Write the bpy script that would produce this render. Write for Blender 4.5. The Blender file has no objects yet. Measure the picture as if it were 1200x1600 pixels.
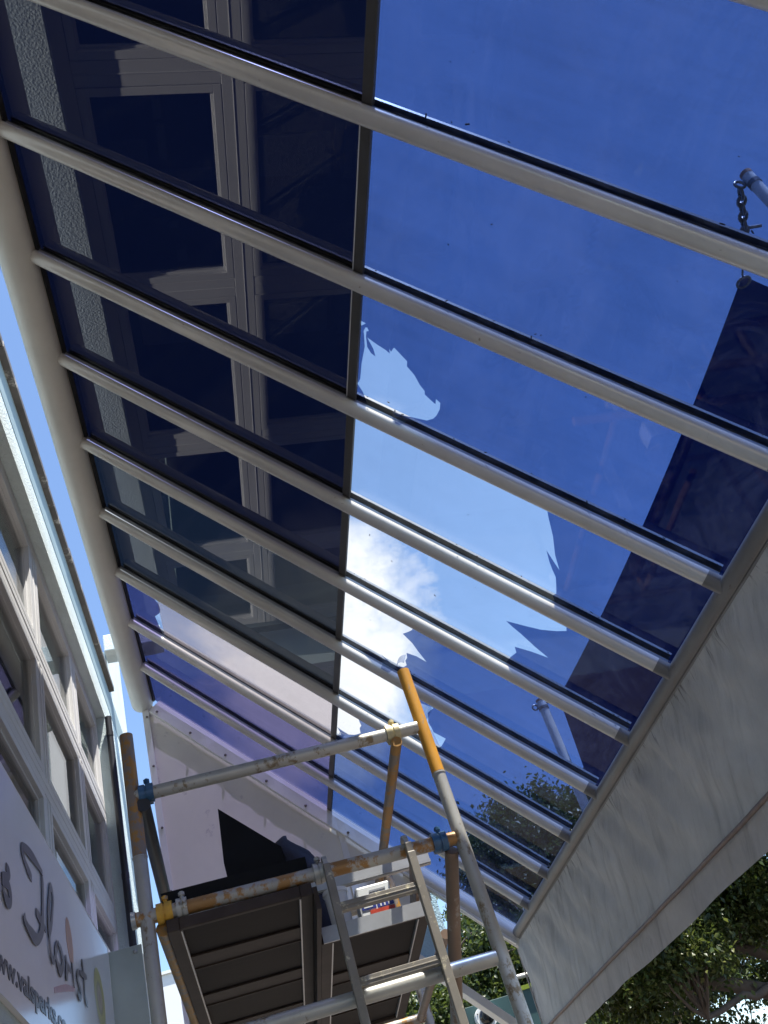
import bpy, math, random
import numpy as np
from mathutils import Vector, Matrix
from mathutils.geometry import tessellate_polygon

random.seed(7)
rng = np.random.default_rng(7)
SC = bpy.context.scene
COL = SC.collection
R = math.radians

# ------------------------------------------------------------------ camera
cam_d = bpy.data.cameras.new('camera')
cam = bpy.data.objects.new('camera', cam_d)
COL.objects.link(cam)
cam_d.sensor_fit = 'AUTO'
cam_d.sensor_width = 36.0
cam_d.lens = 33.06
cam_d.clip_start = 0.05
cam_d.clip_end = 2000
_x = Vector((0.959876, -0.065821, -0.272592))
_u = Vector((0.171152, -0.632512, 0.755404))
_b = Vector((-0.222139, -0.771748, -0.595868))
cam.matrix_world = Matrix(((_x.x, _u.x, _b.x, 0), (_x.y, _u.y, _b.y, 0), (_x.z, _u.z, _b.z, 1.6), (0, 0, 0, 1)))
SC.camera = cam

# ------------------------------------------------------------------ light
SUN = Vector((0.232, -0.180, 0.956)).normalized()
SUN_EL = math.asin(SUN.z)
SUN_ROT = math.atan2(SUN.x, SUN.y)
sd = bpy.data.lights.new('sun', 'SUN')
sd.energy = 5.0
sd.angle = R(0.53)
sd.color = (1.0, 0.955, 0.88)
sun = bpy.data.objects.new('sun', sd)
COL.objects.link(sun)
sun.location = (0, 0, 40)
sun.rotation_euler = SUN.to_track_quat('Z', 'Y').to_euler()

world = bpy.data.worlds.new('World')
SC.world = world
world.use_nodes = True
wn, wl = world.node_tree.nodes, world.node_tree.links
wn.clear()
w_out = wn.new('ShaderNodeOutputWorld')
w_bg = wn.new('ShaderNodeBackground')
w_bg.inputs['Strength'].default_value = 0.108
w_sky = wn.new('ShaderNodeTexSky')
w_sky.sky_type = 'NISHITA'
w_sky.sun_disc = False
w_sky.sun_elevation = SUN_EL
w_sky.sun_rotation = SUN_ROT
w_sky.altitude = 0
w_sky.air_density = 1.0
w_sky.dust_density = 0.2
w_sky.ozone_density = 3.2
w_tc = wn.new('ShaderNodeTexCoord')


def wmath(op, a, b=None, clamp=False):
    m = wn.new('ShaderNodeMath')
    m.operation = op
    m.use_clamp = clamp
    for i, v in enumerate((a, b)):
        if v is None:
            continue
        if isinstance(v, (int, float)):
            m.inputs[i].default_value = v
        else:
            wl.new(v, m.inputs[i])
    return m.outputs[0]


def wnoise(scale, detail, rough, off):
    mp = wn.new('ShaderNodeMapping')
    mp.inputs['Location'].default_value = off
    wl.new(w_tc.outputs['Generated'], mp.inputs['Vector'])
    nz = wn.new('ShaderNodeTexNoise')
    nz.inputs['Scale'].default_value = scale
    nz.inputs['Detail'].default_value = detail
    nz.inputs['Roughness'].default_value = rough
    nz.inputs['Distortion'].default_value = 0.25
    wl.new(mp.outputs[0], nz.inputs['Vector'])
    return nz.outputs['Fac']


def wdir(v, lo, hi):
    d = wn.new('ShaderNodeVectorMath')
    d.operation = 'DOT_PRODUCT'
    wl.new(w_tc.outputs['Generated'], d.inputs[0])
    d.inputs[1].default_value = Vector(v).normalized()
    mr = wn.new('ShaderNodeMapRange')
    mr.interpolation_type = 'SMOOTHSTEP'
    mr.inputs['From Min'].default_value = lo
    mr.inputs['From Max'].default_value = hi
    wl.new(d.outputs['Value'], mr.inputs['Value'])
    return mr.outputs[0]


# one fair weather cumulus bank ahead, smaller ones scattered round the sky
n1 = wnoise(6.5, 9.0, 0.64, (1.3, 0.4, 2.2))
bank = wdir((0.135, 0.853, 0.503), 0.982, 0.9985)
dens = wmath('ADD', n1, wmath('MULTIPLY', bank, 0.36))
n2 = wnoise(2.2, 7.0, 0.6, (4.1, 7.7, 0.2))
scat = wmath('MULTIPLY', wmath('SUBTRACT', n2, 0.655), 3.0)
cl = wmath('MAXIMUM', wmath('MULTIPLY', wmath('SUBTRACT', dens, 0.66), 4.5), scat, False)
cl = wmath('MINIMUM', wmath('MAXIMUM', cl, 0.0), 1.0)
w_mix = wn.new('ShaderNodeMix')
w_mix.data_type = 'RGBA'
wl.new(cl, w_mix.inputs['Factor'])
wl.new(w_sky.outputs[0], w_mix.inputs['A'])
w_mix.inputs['B'].default_value = (4.5, 4.6, 4.8, 1)
wl.new(w_mix.outputs['Result'], w_bg.inputs['Color'])
wl.new(w_bg.outputs[0], w_out.inputs['Surface'])

SC.view_settings.view_transform = 'Standard'
SC.view_settings.look = 'None'
SC.view_settings.gamma = 1.0
SC.view_settings.exposure = 1.4
SC.view_settings.use_curve_mapping = False
SC.cycles.transparent_max_bounces = 32
SC.cycles.max_bounces = 10
SC.cycles.glossy_bounces = 5
SC.cycles.caustics_reflective = False
SC.cycles.caustics_refractive = False


# ------------------------------------------------------------------ materials
class NT:
    def __init__(self, name):
        self.m = bpy.data.materials.new(name)
        self.m.use_nodes = True
        self.n, self.l = self.m.node_tree.nodes, self.m.node_tree.links
        self.n.clear()
        self.out = self.n.new('ShaderNodeOutputMaterial')

    def node(self, t, **kw):
        nd = self.n.new(t)
        for k, v in kw.items():
            if k in nd.inputs.keys():
                if hasattr(v, 'node'):
                    self.l.new(v, nd.inputs[k])
                else:
                    nd.inputs[k].default_value = v
            else:
                setattr(nd, k, v)
        return nd

    def math(self, op, a, b=0.0, clamp=False):
        nd = self.n.new('ShaderNodeMath')
        nd.operation = op
        nd.use_clamp = clamp
        for i, v in enumerate((a, b)):
            if hasattr(v, 'node'):
                self.l.new(v, nd.inputs[i])
            else:
                nd.inputs[i].default_value = v
        return nd.outputs[0]

    def coord(self, scale=(1, 1, 1)):
        tc = self.n.new('ShaderNodeTexCoord')
        mp = self.n.new('ShaderNodeMapping')
        mp.inputs['Scale'].default_value = scale
        self.l.new(tc.outputs['Object'], mp.inputs['Vector'])
        return mp.outputs[0]

    def noise(self, scale, detail=5, rough=0.6, vec=None, dist=0.0):
        nd = self.n.new('ShaderNodeTexNoise')
        nd.inputs['Scale'].default_value = scale
        nd.inputs['Detail'].default_value = detail
        nd.inputs['Roughness'].default_value = rough
        nd.inputs['Distortion'].default_value = dist
        self.l.new(vec if vec is not None else self.coord(), nd.inputs['Vector'])
        return nd.outputs['Fac']

    def ramp(self, fac, stops):
        nd = self.n.new('ShaderNodeValToRGB')
        e = nd.color_ramp.elements
        while len(e) < len(stops):
            e.new(0.5)
        for i, (p, c) in enumerate(stops):
            e[i].position = p
            e[i].color = (*c, 1) if len(c) == 3 else c
        self.l.new(fac, nd.inputs[0])
        return nd.outputs[0]

    def mix(self, fac, a, b, mode='MIX'):
        nd = self.n.new('ShaderNodeMix')
        nd.data_type = 'RGBA'
        nd.blend_type = mode
        for k, v in (('Factor', fac), ('A', a), ('B', b)):
            if hasattr(v, 'node'):
                self.l.new(v, nd.inputs[k])
            else:
                nd.inputs[k].default_value = v if k == 'Factor' else ((*v, 1) if len(v) == 3 else v)
        return nd.outputs['Result']

    def bump(self, h, strength=0.3, dist=0.01):
        nd = self.n.new('ShaderNodeBump')
        nd.inputs['Strength'].default_value = strength
        nd.inputs['Distance'].default_value = dist
        self.l.new(h, nd.inputs['Height'])
        return nd.outputs[0]

    def finish(self, shader):
        self.l.new(shader, self.out.inputs['Surface'])
        return self.m


def sc3(c, k):
    return tuple(min(1, v * k) for v in c)


def pbr(name, col, rough=0.5, metal=0.0, var=0.18, scale=6.0, bump=0.0, bscale=60.0, bdist=0.004,
        spots=None, spot_scale=9.0, spot_at=0.62, stretch=(1, 1, 1), spec=0.5):
    t = NT(name)
    v = t.coord(stretch)
    f = t.noise(scale, 6, 0.65, v)
    c = t.ramp(f, [(0.28, sc3(col, 1 - var)), (0.72, sc3(col, 1 + var))])
    r = rough
    if spots is not None:
        g = t.noise(spot_scale, 7, 0.7, v)
        fac = t.ramp(g, [(spot_at - 0.03, (0, 0, 0)), (spot_at + 0.05, (1, 1, 1))])
        c = t.mix(fac, c, spots)
    b = t.node('ShaderNodeBsdfPrincipled')
    t.l.new(c, b.inputs['Base Color'])
    b.inputs['Roughness'].default_value = r
    b.inputs['Metallic'].default_value = metal
    b.inputs['Specular IOR Level'].default_value = spec
    if bump:
        h = t.noise(bscale, 5, 0.6)
        t.l.new(t.bump(h, bump, bdist), b.inputs['Normal'])
    return t.finish(b.outputs[0])


def schlick(t, f0, power=5.0, gain=1.0):
    g = t.node('ShaderNodeNewGeometry')
    d = t.node('ShaderNodeVectorMath', operation='DOT_PRODUCT')
    t.l.new(g.outputs['Incoming'], d.inputs[0])
    t.l.new(g.outputs['Normal'], d.inputs[1])
    c = t.math('ABSOLUTE', d.outputs['Value'])
    k = t.math('POWER', t.math('SUBTRACT', 1.0, c), power)
    return t.math('ADD', t.math('MULTIPLY', k, (1 - f0) * gain), f0, True)


def glass(name, tint, f0=0.045, rough=0.0, wave=0.0, grime=0.0):
    t = NT(name)
    tr = t.node('ShaderNodeBsdfTransparent')
    if grime > 0:
        f = t.noise(2.5, 7, 0.7)
        c = t.ramp(f, [(0.3, sc3(tint, 1 - grime)), (0.75, sc3(tint, 1.0))])
        t.l.new(c, tr.inputs['Color'])
    else:
        tr.inputs['Color'].default_value = (*tint, 1)
    gl = t.node('ShaderNodeBsdfGlossy')
    gl.inputs['Roughness'].default_value = rough
    if wave:
        h = t.noise(1.6, 2, 0.5)
        t.l.new(t.bump(h, wave, 0.01), gl.inputs['Normal'])
    mx = t.node('ShaderNodeMixShader')
    t.l.new(schlick(t, f0, 5.0, 0.6), mx.inputs[0])
    t.l.new(tr.outputs[0], mx.inputs[1])
    t.l.new(gl.outputs[0], mx.inputs[2])
    return t.finish(mx.outputs[0])


def film(name, tint, f0=0.02, haze=0.05, hcol=(0.2, 0.25, 0.6), gain=0.12):
    t = NT(name)
    v = t.coord((1, 1, 1))
    f = t.noise(0.9, 6, 0.62, v, 0.3)
    g = t.noise(5.0, 5, 0.65, t.coord((0.25, 3.0, 0.25)), 0.5)
    w = t.noise(110.0, 2, 0.5, v)
    k = t.math('ADD', t.math('ADD', t.math('MULTIPLY', f, 0.55), t.math('MULTIPLY', g, 0.30)), t.math('MULTIPLY', w, 0.15))
    c = t.ramp(k, [(0.30, sc3(tint, 0.76)), (0.5, tint), (0.70, sc3(tint, 1.16))])
    tr = t.node('ShaderNodeBsdfTransparent')
    t.l.new(c, tr.inputs['Color'])
    gl = t.node('ShaderNodeBsdfGlossy')
    gl.inputs['Roughness'].default_value = 0.03
    h = t.noise(3.0, 3, 0.5, v)
    t.l.new(t.bump(h, 0.06, 0.01), gl.inputs['Normal'])
    tl = t.node('ShaderNodeBsdfTranslucent')
    tl.inputs['Color'].default_value = (*hcol, 1)
    m0 = t.node('ShaderNodeMixShader')
    d = t.ramp(t.noise(3.5, 9, 0.78, t.coord((1, 0.5, 1)), 0.8), [(0.45, (0, 0, 0)), (0.8, (1, 1, 1))])
    t.l.new(t.math('MULTIPLY', d, haze), m0.inputs[0])
    t.l.new(tr.outputs[0], m0.inputs[1])
    t.l.new(tl.outputs[0], m0.inputs[2])
    m1 = t.node('ShaderNodeMixShader')
    t.l.new(schlick(t, f0, 5.0, gain), m1.inputs[0])
    t.l.new(m0.outputs[0], m1.inputs[1])
    t.l.new(gl.outputs[0], m1.inputs[2])
    return t.finish(m1.outputs[0])


def residue(name):
    t = NT(name)
    v = t.coord((1, 1, 1))
    f = t.noise(2.2, 7, 0.7, v, 0.6)
    a = t.ramp(f, [(0.3, (0.16, 0.16, 0.16)), (0.7, (0.36, 0.36, 0.36))])
    tr = t.node('ShaderNodeBsdfTransparent')
    tr.inputs['Color'].default_value = (0.60, 0.56, 0.58, 1)
    tl = t.node('ShaderNodeBsdfTranslucent')
    tl.inputs['Color'].default_value = (0.22, 0.19, 0.195, 1)
    m = t.node('ShaderNodeMixShader')
    t.l.new(a, m.inputs[0])
    t.l.new(tr.outputs[0], m.inputs[1])
    t.l.new(tl.outputs[0], m.inputs[2])
    return t.finish(m.outputs[0])


def fabric(name, col, trans=0.35, streak=True, weave=300):
    t = NT(name)
    v = t.coord((1, 1, 1))
    f = t.noise(2.0, 7, 0.68, v, 0.4)
    c = t.ramp(f, [(0.3, sc3(col, 0.84)), (0.7, sc3(col, 1.10))])
    h = t.noise(weave, 2, 0.5, v)
    bn = t.bump(h, 0.12, 0.002)
    if streak:
        tc = t.n.new('ShaderNodeTexCoord')
        mp = t.n.new('ShaderNodeMapping')
        mp.vector_type = 'TEXTURE'
        mp.inputs['Rotation'].default_value = (R(27), 0, 0)
        mp.inputs['Scale'].default_value = (1.0, 0.13, 0.95)
        t.l.new(tc.outputs['Object'], mp.inputs['Vector'])
        cr = t.noise(1.6, 6, 0.62, mp.outputs[0], 0.5)
        bn2 = t.n.new('ShaderNodeBump')
        bn2.inputs['Strength'].default_value = 0.9
        bn2.inputs['Distance'].default_value = 0.024
        t.l.new(cr, bn2.inputs['Height'])
        t.l.new(bn, bn2.inputs['Normal'])
        bn = bn2.outputs[0]
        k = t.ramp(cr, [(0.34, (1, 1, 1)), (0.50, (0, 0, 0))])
        c = t.mix(t.math('MULTIPLY', k, 0.38), c, sc3(col, 0.50))  # shade of the crease hollows put into the colour
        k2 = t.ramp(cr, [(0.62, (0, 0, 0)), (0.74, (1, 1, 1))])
        c = t.mix(t.math('MULTIPLY', k2, 0.30), c, sc3(col, 1.30))  # lit crease ridges painted paler
        # brown run marks that start at the track and die out below it
        sp = t.node('ShaderNodeSeparateXYZ')
        t.l.new(tc.outputs['Object'], sp.inputs[0])
        near = t.node('ShaderNodeMapRange')
        near.inputs['From Min'].default_value = 3.02
        near.inputs['From Max'].default_value = 3.15
        t.l.new(sp.outputs[2], near.inputs['Value'])
        g = t.noise(26.0, 4, 0.7, t.coord((1, 1, 0.12)), 0.6)
        gk_ = t.ramp(g, [(0.56, (0, 0, 0)), (0.66, (1, 1, 1))])
        c = t.mix(t.math('MULTIPLY', t.math('MULTIPLY', gk_, near.outputs[0]), 0.8), c, (0.07, 0.055, 0.05))
        g2 = t.noise(3.2, 6, 0.7, t.coord((1, 1.6, 0.5)), 0.8)
        k3 = t.ramp(g2, [(0.56, (0, 0, 0)), (0.76, (1, 1, 1))])
        c = t.mix(t.math('MULTIPLY', k3, 0.18), c, (col[0] * 0.66, col[1] * 0.54, col[2] * 0.46))
    d = t.node('ShaderNodeBsdfDiffuse')
    t.l.new(c, d.inputs['Color'])
    t.l.new(bn, d.inputs['Normal'])
    s = t.node('ShaderNodeBsdfTranslucent')
    t.l.new(c, s.inputs['Color'])
    m = t.node('ShaderNodeMixShader')
    m.inputs[0].default_value = trans
    t.l.new(d.outputs[0], m.inputs[1])
    t.l.new(s.outputs[0], m.inputs[2])
    return t.finish(m.outputs[0])


def stucco(name, col, scale=55.0, strength=0.9, dist=0.012, dirt=None):
    t = NT(name)
    v = t.coord()
    f = t.noise(3.0, 6, 0.6, v)
    c = t.ramp(f, [(0.3, sc3(col, 0.9)), (0.7, sc3(col, 1.06))])
    if dirt:
        g = t.noise(1.7, 8, 0.75, t.coord((1, 1, 0.3)))
        k = t.ramp(g, [(0.58, (0, 0, 0)), (0.74, (1, 1, 1))])
        c = t.mix(t.math('MULTIPLY', k, 0.5), c, dirt)
    vo = t.node('ShaderNodeTexVoronoi')
    vo.inputs['Scale'].default_value = scale
    t.l.new(v, vo.inputs['Vector'])
    h = t.math('ADD', t.math('MULTIPLY', vo.outputs['Distance'], 0.6), t.noise(scale * 1.3, 5, 0.7, v))
    b = t.node('ShaderNodeBsdfPrincipled')
    t.l.new(c, b.inputs['Base Color'])
    b.inputs['Roughness'].default_value = 0.85
    b.inputs['Specular IOR Level'].default_value = 0.25
    t.l.new(t.bump(h, strength, dist), b.inputs['Normal'])
    return t.finish(b.outputs[0])


def leaf_mat(name, c0, c1, c2):
    t = NT(name)
    g = t.node('ShaderNodeNewGeometry')
    c = t.ramp(g.outputs['Random Per Island'], [(0.0, c0), (0.6, c1), (0.93, c2)])
    d = t.node('ShaderNodeBsdfPrincipled')
    t.l.new(c, d.inputs['Base Color'])
    d.inputs['Roughness'].default_value = 0.42
    d.inputs['Specular IOR Level'].default_value = 0.5
    s = t.node('ShaderNodeBsdfTranslucent')
    cc = t.mix(0.5, c, (0.10, 0.13, 0.02))
    t.l.new(cc, s.inputs['Color'])
    m = t.node('ShaderNodeMixShader')
    m.inputs[0].default_value = 0.40
    t.l.new(d.outputs[0], m.inputs[1])
    t.l.new(s.outputs[0], m.inputs[2])
    return t.finish(m.outputs[0])


def painted_tube(name, paint, metal_col, at=0.55, rough=0.42, metal=0.0):
    """paint over steel, worn and spotted"""
    t = NT(name)
    f = t.noise(7.0, 8, 0.72, t.coord((1, 1, 0.5)))
    g = t.noise(45.0, 5, 0.6)
    k = t.ramp(t.math('ADD', t.math('MULTIPLY', f, 0.75), t.math('MULTIPLY', g, 0.25)),
               [(at - 0.015, (0, 0, 0)), (at + 0.03, (1, 1, 1))])
    pv = t.ramp(t.noise(5.0, 5, 0.6), [(0.3, sc3(paint, 0.78)), (0.7, sc3(paint, 1.1))])
    c = t.mix(k, pv, metal_col)
    b = t.node('ShaderNodeBsdfPrincipled')
    t.l.new(c, b.inputs['Base Color'])
    b.inputs['Roughness'].default_value = rough
    b.inputs['Metallic'].default_value = metal
    t.l.new(t.bump(g, 0.15, 0.003), b.inputs['Normal'])
    return t.finish(b.outputs[0])


def oval_ring(name):
    """flat printed emblem: yellow green ring round a mottled centre, on white"""
    t = NT(name)
    tc = t.n.new('ShaderNodeTexCoord')
    sep = t.node('ShaderNodeSeparateXYZ')
    t.l.new(tc.outputs['UV'], sep.inputs[0])
    u = t.math('MULTIPLY', t.math('SUBTRACT', sep.outputs[0], 0.5), 2.0)
    v = t.math('MULTIPLY', t.math('SUBTRACT', sep.outputs[1], 0.5), 2.0)
    r = t.math('SQRT', t.math('ADD', t.math('MULTIPLY', u, u), t.math('MULTIPLY', v, v)))
    c = t.ramp(r, [(0.0, (0.30, 0.16, 0.15)), (0.34, (0.46, 0.36, 0.26)), (0.5, (0.20, 0.18, 0.06)), (0.62, (0.52, 0.47, 0.10)), (0.9, (0.44, 0.42, 0.10))])
    n = t.noise(18.0, 4, 0.6)
    c = t.mix(t.math('MULTIPLY', n, 0.5), c, (0.62, 0.58, 0.40))
    b = t.node('ShaderNodeBsdfPrincipled')
    t.l.new(c, b.inputs['Base Color'])
    b.inputs['Roughness'].default_value = 0.35
    return t.finish(b.outputs[0])


M = {}
M['tube'] = pbr('white_tube_paint', (0.59, 0.57, 0.54), 0.24, 0.12, 0.10, 3.0, 0.05, 120, 0.002, spots=(0.27, 0.23, 0.19), spot_scale=30, spot_at=0.69)
M['ridge'] = pbr('white_ridge_paint', (0.56, 0.55, 0.505), 0.4, 0, 0.08, 2.0, 0.05, 90, 0.002, spots=(0.33, 0.29, 0.24), spot_scale=16, spot_at=0.73)
M['eave'] = pbr('grey_eave_paint', (0.17, 0.163, 0.157), 0.45, 0, 0.22, 5.0, 0.08, 60, 0.003, spots=(0.12, 0.10, 0.08), spot_scale=30, spot_at=0.66, stretch=(1, 0.4, 1))
M['alu'] = pbr('mill_aluminium', (0.46, 0.46, 0.46), 0.38, 0.55, 0.12, 8.0, 0.05, 80, 0.002)
M['alu_dark'] = pbr('dark_bar_metal', (0.075, 0.072, 0.070), 0.45, 0.2, 0.2, 6.0)
M['rubber'] = pbr('black_rubber', (0.012, 0.012, 0.014), 0.55, 0, 0.3, 30.0, 0.2, 60, 0.004)
M['flash'] = pbr('white_flashing', (0.72, 0.71, 0.68), 0.4, 0, 0.06, 4.0, 0.1, 40, 0.004, spots=(0.20, 0.17, 0.15), spot_scale=26, spot_at=0.69)
M['screw'] = pbr('screw_steel', (0.16, 0.14, 0.13), 0.4, 0.6, 0.3, 40)
M['glass_dark'] = glass('dark_tinted_glass', (0.09, 0.10, 0.155), 0.085, 0.0, 0.0)
M['glass_dark_far'] = glass('reflection_toned_glass', (0.17, 0.185, 0.205), 0.075, 0.0, 0.0)  # same dark glass, its paler reflections put into the tint
M['glass'] = glass('clear_roof_glass', (0.955, 0.965, 0.965), 0.035, 0.0, 0.015, 0.05)
M['film'] = film('blue_window_film', (0.150, 0.215, 0.425), 0.020, 0.03, (0.22, 0.27, 0.5), 0.3)
M['film_cloud'] = film('cloud_tinted_film', (0.15, 0.138, 0.28), 0.008, 0.02, (0.25, 0.22, 0.5))  # same blue film with the cloud light behind it put into the colour
M['film_flap'] = film('curled_film', (0.50, 0.55, 0.68), 0.06, 0.30, (0.55, 0.62, 0.80))
M['residue'] = residue('glue_residue')
M['panel'] = pbr('pale_grey_panel', (0.70, 0.665, 0.58), 0.7, 0, 0.08, 1.6, 0.12, 140, 0.002, spots=(0.42, 0.38, 0.37), spot_scale=3.0, spot_at=0.62)
M['plaster'] = stucco('pale_aqua_stucco', (0.70, 0.79, 0.79), 80.0, 0.75, 0.011)
M['plaster_dirty'] = stucco('weathered_aqua_stucco', (0.58, 0.68, 0.685), 95.0, 0.55, 0.010, dirt=(0.36, 0.38, 0.36))
M['aqua'] = pbr('smooth_aqua_paint', (0.23, 0.31, 0.33), 0.6, 0, 0.08, 3.0, 0.06, 80, 0.003)
M['cap'] = pbr('weathered_brown_cap', (0.10, 0.085, 0.075), 0.6, 0, 0.35, 5.0, 0.2, 40, 0.006, spots=(0.42, 0.38, 0.33), spot_scale=6, spot_at=0.62)
M['frame'] = pbr('grey_window_frame', (0.66, 0.66, 0.655), 0.42, 0, 0.06, 3.0, 0.05, 60, 0.002)
M['pane'] = glass('shop_window_glass', (0.74, 0.77, 0.78), 0.085, 0.0, 0.02)
M['room'] = pbr('dim_room_wall', (0.16, 0.15, 0.14), 0.9, 0, 0.2, 1.0)
M['blind'] = pbr('pale_blind', (0.55, 0.53, 0.50), 0.8, 0, 0.05, 5.0)
M['dark_tube'] = pbr('near_black_tube', (0.030, 0.031, 0.037), 0.4, 0, 0.3, 10)
M['sign'] = pbr('glossy_sign_face', (0.84, 0.82, 0.80), 0.16, 0, 0.05, 1.2, 0.02, 5, 0.01)
M['ink'] = pbr('dark_sign_ink', (0.045, 0.038, 0.042), 0.3, 0, 0.25, 9)
M['orange_ink'] = pbr('orange_sign_ink', (0.55, 0.20, 0.05), 0.3, 0, 0.2, 9)
M['pink_sheen'] = pbr('pink_sign_sheen', (0.56, 0.27, 0.27), 0.3, 0, 0.15, 9)  # colour of a blurry reflection on the glossy sign
M['emblem'] = oval_ring('emblem_print')
M['box'] = pbr('grey_green_box', (0.46, 0.50, 0.46), 0.5, 0, 0.1, 3.0, 0.05, 70, 0.002, spots=(0.16, 0.15, 0.12), spot_scale=11, spot_at=0.72)
M['galv'] = painted_tube('galvanised_steel', (0.47, 0.455, 0.41), (0.22, 0.165, 0.10), 0.555, 0.40, 0.25)
M['galv_rust'] = painted_tube('rusty_galvanised_steel', (0.43, 0.41, 0.37), (0.34, 0.175, 0.055), 0.50, 0.45, 0.2)
M['yellow'] = painted_tube('worn_yellow_paint', (0.66, 0.31, 0.035), (0.34, 0.28, 0.20), 0.575, 0.42)
M['yellow_worn'] = painted_tube('very_worn_yellow_paint', (0.42, 0.21, 0.04), (0.23, 0.19, 0.155), 0.50, 0.5)
M['brown_tube'] = painted_tube('brown_shaded_tube', (0.24, 0.16, 0.11), (0.36, 0.31, 0.27), 0.57, 0.5)  # own brown, and for the brace its shade put into the colour
M['blue_clamp'] = pbr('blue_coupler_paint', (0.035, 0.11, 0.22), 0.4, 0.1, 0.3, 25, spots=(0.2, 0.24, 0.3), spot_scale=30, spot_at=0.63)
M['yellow_clamp'] = pbr('yellow_coupler_paint', (0.66, 0.36, 0.04), 0.45, 0, 0.25, 25, spots=(0.35, 0.28, 0.2), spot_scale=30, spot_at=0.63)
M['cream_clamp'] = pbr('cream_coupler_paint', (0.62, 0.53, 0.30), 0.5, 0, 0.2, 25)
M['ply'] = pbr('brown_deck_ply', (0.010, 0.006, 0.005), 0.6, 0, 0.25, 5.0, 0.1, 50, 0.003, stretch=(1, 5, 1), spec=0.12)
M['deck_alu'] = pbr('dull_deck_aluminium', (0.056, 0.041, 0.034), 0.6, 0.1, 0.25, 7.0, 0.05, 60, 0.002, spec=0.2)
M['lad'] = pbr('splashed_ladder_alu', (0.22, 0.195, 0.16), 0.5, 0.25, 0.2, 8.0, spots=(0.56, 0.50, 0.34), spot_scale=22, spot_at=0.60)
M['black'] = pbr('matt_black_sheet', (0.009, 0.009, 0.010), 0.6, 0, 0.4, 4.0, spec=0.15)
M['navy_bag'] = pbr('dark_navy_cloth', (0.012, 0.013, 0.032), 0.75, 0, 0.4, 9.0, 0.4, 30, 0.01)
M['white_plastic'] = pbr('white_plastic', (0.74, 0.75, 0.73), 0.35, 0, 0.05, 6)
M['print_blue'] = pbr('blue_label_print', (0.035, 0.05, 0.24), 0.35, 0, 0.2, 30)
M['print_red'] = pbr('red_label_print', (0.50, 0.06, 0.03), 0.35, 0, 0.3, 20)
M['print_orange'] = pbr('orange_label_print', (0.72, 0.33, 0.03), 0.35, 0, 0.3, 20)
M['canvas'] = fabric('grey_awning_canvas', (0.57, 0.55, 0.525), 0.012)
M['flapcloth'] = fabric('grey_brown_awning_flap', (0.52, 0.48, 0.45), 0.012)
M['hem'] = pbr('brown_hem_bar', (0.21, 0.15, 0.125), 0.6, 0, 0.25, 8)
M['sail'] = fabric('navy_shade_cloth', (0.004, 0.012, 0.075), 0.20, False, 400)
M['post'] = pbr('white_post_paint', (0.85, 0.84, 0.83), 0.4, 0, 0.06, 4, spots=(0.35, 0.22, 0.16), spot_scale=9, spot_at=0.70)
M['rust'] = pbr('rusty_cap', (0.42, 0.24, 0.18), 0.7, 0, 0.4, 20)
M['steel'] = pbr('tarnished_steel', (0.22, 0.21, 0.22), 0.35, 0.8, 0.3, 30)
M['palewall'] = stucco('sky_blue_stucco', (0.40, 0.58, 0.70), 60.0, 0.7, 0.012)
M['green'] = pbr('dark_green_board', (0.018, 0.055, 0.055), 0.5, 0, 0.2, 3)
M['lime'] = pbr('lime_trim', (0.55, 0.60, 0.04), 0.5, 0, 0.1, 5)
M['dome'] = pbr('black_dome', (0.01, 0.01, 0.012), 0.05, 0, 0.1, 5)
M['bark'] = pbr('fig_bark', (0.11, 0.082, 0.066), 0.85, 0, 0.35, 7.0, 0.5, 20, 0.02, stretch=(1, 1, 0.5))
M['leaf_a'] = leaf_mat('fig_leaves', (0.030, 0.050, 0.012), (0.060, 0.090, 0.020), (0.15, 0.16, 0.04))
M['leaf_b'] = leaf_mat('dark_fig_leaves', (0.022, 0.040, 0.012), (0.045, 0.075, 0.018), (0.10, 0.13, 0.04))
M['farwhite'] = pbr('far_white_render', (0.70, 0.72, 0.72), 0.8, 0, 0.05, 0.3)
M['fargrey'] = pbr('far_grey_window', (0.10, 0.12, 0.15), 0.2, 0, 0.1, 0.5)


def paving(name, c1, c2, mortar, sx, sy):
    t = NT(name)
    b = t.node('ShaderNodeTexBrick')
    t.l.new(t.coord(), b.inputs['Vector'])
    b.inputs['Scale'].default_value = 1.0
    b.inputs['Brick Width'].default_value = sx
    b.inputs['Row Height'].default_value = sy
    b.inputs['Mortar Size'].default_value = 0.006
    b.inputs['Color1'].default_value = (*c1, 1)
    b.inputs['Color2'].default_value = (*c2, 1)
    b.inputs['Mortar'].default_value = (*mortar, 1)
    f = t.noise(3.0, 7, 0.7)
    c = t.mix(t.math('MULTIPLY', f, 0.6), b.outputs['Color'], sc3(c1, 0.6))
    p = t.node('ShaderNodeBsdfPrincipled')
    t.l.new(c, p.inputs['Base Color'])
    p.inputs['Roughness'].default_value = 0.85
    t.l.new(t.bump(b.outputs['Fac'], -0.3, 0.004), p.inputs['Normal'])
    return t.finish(p.outputs[0])


M['paving'] = paving('tan_clay_paving', (0.24, 0.195, 0.155), (0.20, 0.16, 0.125), (0.12, 0.10, 0.09), 0.22, 0.11)
M['asphalt'] = pbr('asphalt', (0.045, 0.045, 0.046), 0.9, 0, 0.25, 30, 0.3, 200, 0.004)
M['earth'] = pbr('ground_soil', (0.11, 0.095, 0.07), 0.95, 0, 0.25, 0.6)
M['concrete'] = pbr('kerb_concrete', (0.35, 0.34, 0.32), 0.85, 0, 0.15, 6)


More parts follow.
